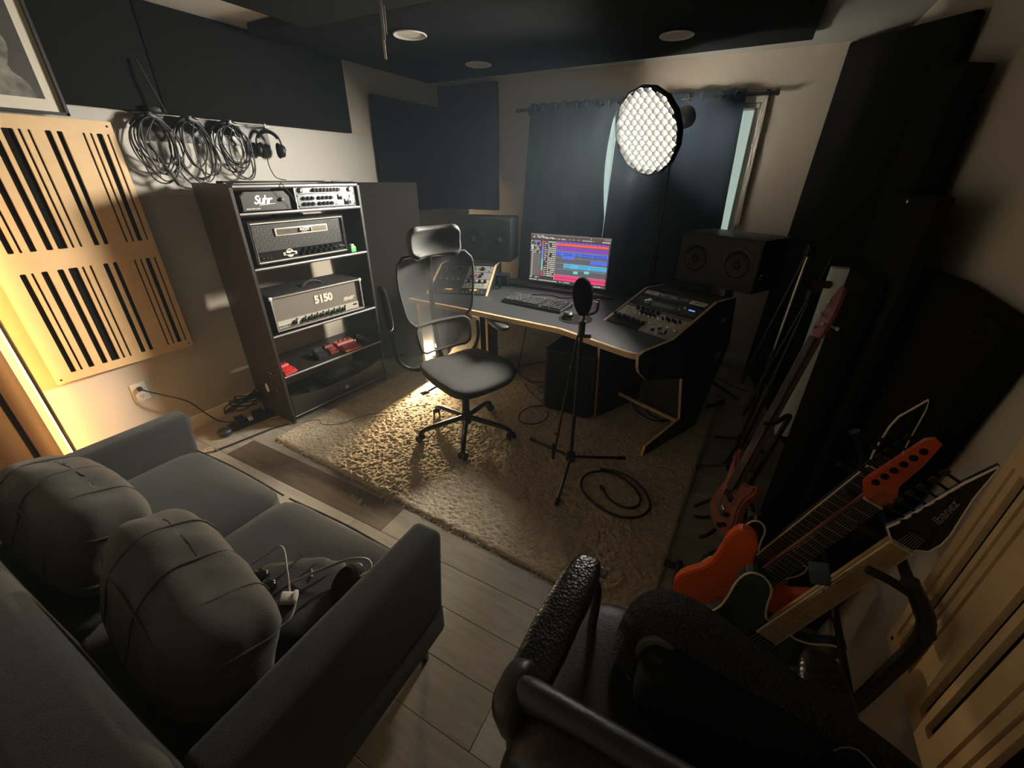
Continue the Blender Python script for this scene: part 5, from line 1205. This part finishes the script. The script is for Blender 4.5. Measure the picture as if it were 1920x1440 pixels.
for e in ((3.22, 1.97, .012), (3.47, 1.66, .012), (3.50, 2.08, .012)): ww(G().cyl(pbm+V((0, 0, .1)), e, .009, n=10), 'leg', blk_met, bst)
ww(G().tube(smooth_path([pt, pt+V((-.02, -.05, .02)), pt+V((-.06, -.10, .0)), pt+V((-.10, -.12, .0))], 5), .009, 8), 'neck_yoke', rubber, bst)
ww(G().tube(smooth_path([pbm, (3.36, 1.80, .13), (3.30, 1.70, .10), (3.26, 1.64, .11)], 5), .009, 8), 'cradle_arm', rubber, bst)
ww(G().tube(smooth_path([pbm, (3.36, 1.84, .13), (3.27, 1.80, .10), (3.22, 1.77, .11)], 5), .009, 8), 'cradle_arm', rubber, bst)
# boom stands behind the bass
for k, (lab, base, top, lean) in enumerate((('tall black boom stand between the right desk wing and the bass', (3.40, 2.62, 0), 1.27, (.05, .10)), ('second black boom stand just behind the bass neck', (3.36, 2.30, 0), 1.10, (.12, .12)))):
    bs_ = thing('boom_stand', lab, 'stand', base, 'boom stands at the right wall'); B0 = V(base)
    tp = B0+V((lean[0]*1.0, lean[1], top))
    ww(G().cyl(B0+V((0, 0, .10)), B0+V((lean[0]*.5, lean[1]*.5, top*.55)), .014, n=14), 'lower_tube', blk_met, bs_)
    ww(G().cyl(B0+V((lean[0]*.5, lean[1]*.5, top*.52)), tp, .010, n=14), 'upper_tube', alu if k == 0 else blk_met, bs_)
    ww(G().cyl(B0+V((lean[0]*.5, lean[1]*.5, top*.50)), B0+V((lean[0]*.53, lean[1]*.53, top*.57)), .021, n=14, bev=.003), 'clutch', blk_pl, bs_)
    ww(G().cyl(B0+V((0, 0, .08)), B0+V((0, 0, .15)), .026, n=16, bev=.004), 'leg_hub', blk_pl, bs_)
    ww(G().box(tp, (.04, .04, .06), (0, 0, .4), .008), 'boom_joint', blk_pl, bs_)
    ww(G().cyl(tp+V((.0, .0, .03)), tp+V((-.14, -.06, -top*.62)), .008, n=10), 'boom_arm', blk_met, bs_)
    ww(G().cyl(tp+V((-.115, -.05, -top*.50)), tp+V((-.14, -.06, -top*.62)), .014, n=12, bev=.002), 'boom_grip', rubber, bs_)
    for a in (20, 140, 250): ww(G().cyl(B0+V((0, 0, .12)), B0+V((.19*math.cos(R(a+30*k)), .19*math.sin(R(a+30*k)), .014)), .008, n=10), 'leg', blk_met, bs_)
one(G().cyl((3.16, 3.12, .032), (3.26, 3.26, .030), .012, n=12).cyl((3.24, 3.235, .030), (3.27, 3.275, .030), .018, n=14, bev=.003), 'stand_foot', rubber, 'black rubber-tipped stand foot poking out on the rug behind the right desk wing', 'stand', (3.2, 3.2, .02))
cable('thin cable hanging from the dark corner panel down to the floor at right', [(3.55, 2.70, 1.25), (3.50, 2.68, .9), (3.47, 2.66, .5), (3.44, 2.60, .15), (3.40, 2.50, .01)], .003, ends=False)
cable('dark cable on the pale rug at the far right of the desk', [(3.10, 3.72, .036), (3.20, 3.70, .036), (3.32, 3.62, .03), (3.44, 3.60, .012)], .004, ends=False)

# ------------------------------------------------------------------ leather armchair in the foreground
oc = thing('leather_chair', 'black leather office armchair in the foreground seen from behind', 'chair', (3.20, .58, 0))
def leatherpad(c, d, e, rot, nm, m=leather, n=14, nz=.003): return ww(G().soft(c, d, e, rot, n, nz, 9), nm, m, oc, ang=80)
leatherpad((3.19, .60, .44), (.50, .52, .11), 4.5, None, 'seat', leather_s)
leatherpad((3.235, .285, .68), (.50, .10, .50), 5.5, (R(5), 0, 0), 'backrest', leather_s, 18)
ww(G().tube(smooth_path([(2.985, .335, .54), (2.978, .325, .78), (2.985, .318, .88), (3.012, .315, .915), (3.22, .312, .925), (3.44, .315, .940), (3.475, .325, .88), (3.48, .335, .54)], 6), .023, 12), 'backrest_piping', leather_s, oc)
leatherpad((2.985, .315, .88), (.055, .10, .10), 3, (0, R(-20), 0), 'corner_pleat', leather_s, 8)
for s, x in ((0, 2.945), (1, 3.50)):
    pad = ww(G().soft((x, .60, .655), (.100, .43, .060), 3.4, (R(2), 0, R(-3 if s == 0 else 3)), 18, .0035, 28), 'arm_pad', leather, oc, ang=80)
    xs = x+(.045 if s == 0 else -.045)
    ww(G().tube(smooth_path([(x, .44, .62), (xs, .46, .56), (xs+.02*(1-2*s), .50, .42), (xs+.03*(1-2*s), .58, .36)], 5), .013, 8).tube(smooth_path([(x+.01*(1-2*s), .78, .63), (xs, .79, .58), (xs+.01*(1-2*s), .73, .46), (xs+.03*(1-2*s), .64, .36)], 5), .013, 8), 'arm_bracket', blk_met, oc)
ww(G().box((2.996, .805, .635), (.018, .02, .035), (R(20), 0, 0), .003), 'bracket_plate', alu, oc)
ww(G().cyl((3.20, .58, .10), (3.20, .58, .40), .028, n=18), 'gas_lift', blk_met, oc)
for k in range(5):
    a = R(72*k+35); c, s_ = math.cos(a), math.sin(a); lg = ww(G().tube([(3.20+c*.03, .58+s_*.03, .115), (3.20+c*.26, .58+s_*.26, .075)], .020, 10), 'leg', blk_pl, oc)
    for q in (-1, 1): pass
    ww(G().cyl((3.20+c*.26-s_*.022, .58+s_*.26+c*.022, .028), (3.20+c*.26+s_*.022, .58+s_*.26-c*.022, .028), .028, n=18, bev=.004), 'caster', blk_pl, lg)

# black mesh gig bag lying across the chair toward the right wall
meshc = mat('woven_black_mesh', (.020, .021, .019), .85, bump=1.0, bscale=190, btype='voronoi')
gb = thing('gig_bag', 'black woven-mesh bag lying across the leather chair toward the right wall', 'bag', (3.35, .72, .5))
ww(G().tube(smooth_path([(3.125, .69, .52), (3.145, .725, .64), (3.205, .715, .695), (3.32, .69, .68), (3.46, .655, .655), (3.60, .62, .63), (3.685, .58, .58)], 8), .060, 16, rs=None), 'mesh_side', meshc, gb)
ww(G().tube(smooth_path([(3.13, .655, .50), (3.137, .665, .62), (3.175, .665, .672), (3.215, .65, .65), (3.255, .63, .57), (3.275, .61, .50)], 8), .013, 8), 'edge_piping', mat('brown_piping', (.075, .060, .048), .6), gb)
ww(G().soft((3.40, .60, .60), (.52, .20, .20), 3, (0, 0, R(-4)), 14, .015, 6), 'body', cloth_blk, gb, ang=80)
bp = thing('backpack', 'black backpack with stitched straps at the bottom right corner', 'bag', (3.55, .42, .5))
ww(G().soft((3.60, .42, .60), (.22, .26, .42), 3, (R(10), 0, 0), 14, .012, 6), 'main_pocket', mat('black_nylon', (.016, .016, .016), .6, bump=.2, bscale=300), bp, ang=80)
for x in (3.50, 3.56): ww(G().tube(smooth_path([(x, .50, .45), (x-.01, .58, .62), (x+.01, .56, .76), (x+.03, .44, .82)], 6), .014, 8), 'strap', cloth_blk, bp); ww(G().tube(smooth_path([(x-.014, .505, .45), (x-.024, .588, .62), (x-.006, .572, .762), (x+.018, .45, .832)], 6), .0015, 5), 'stitching', cable_g, bp, kind='stuff')
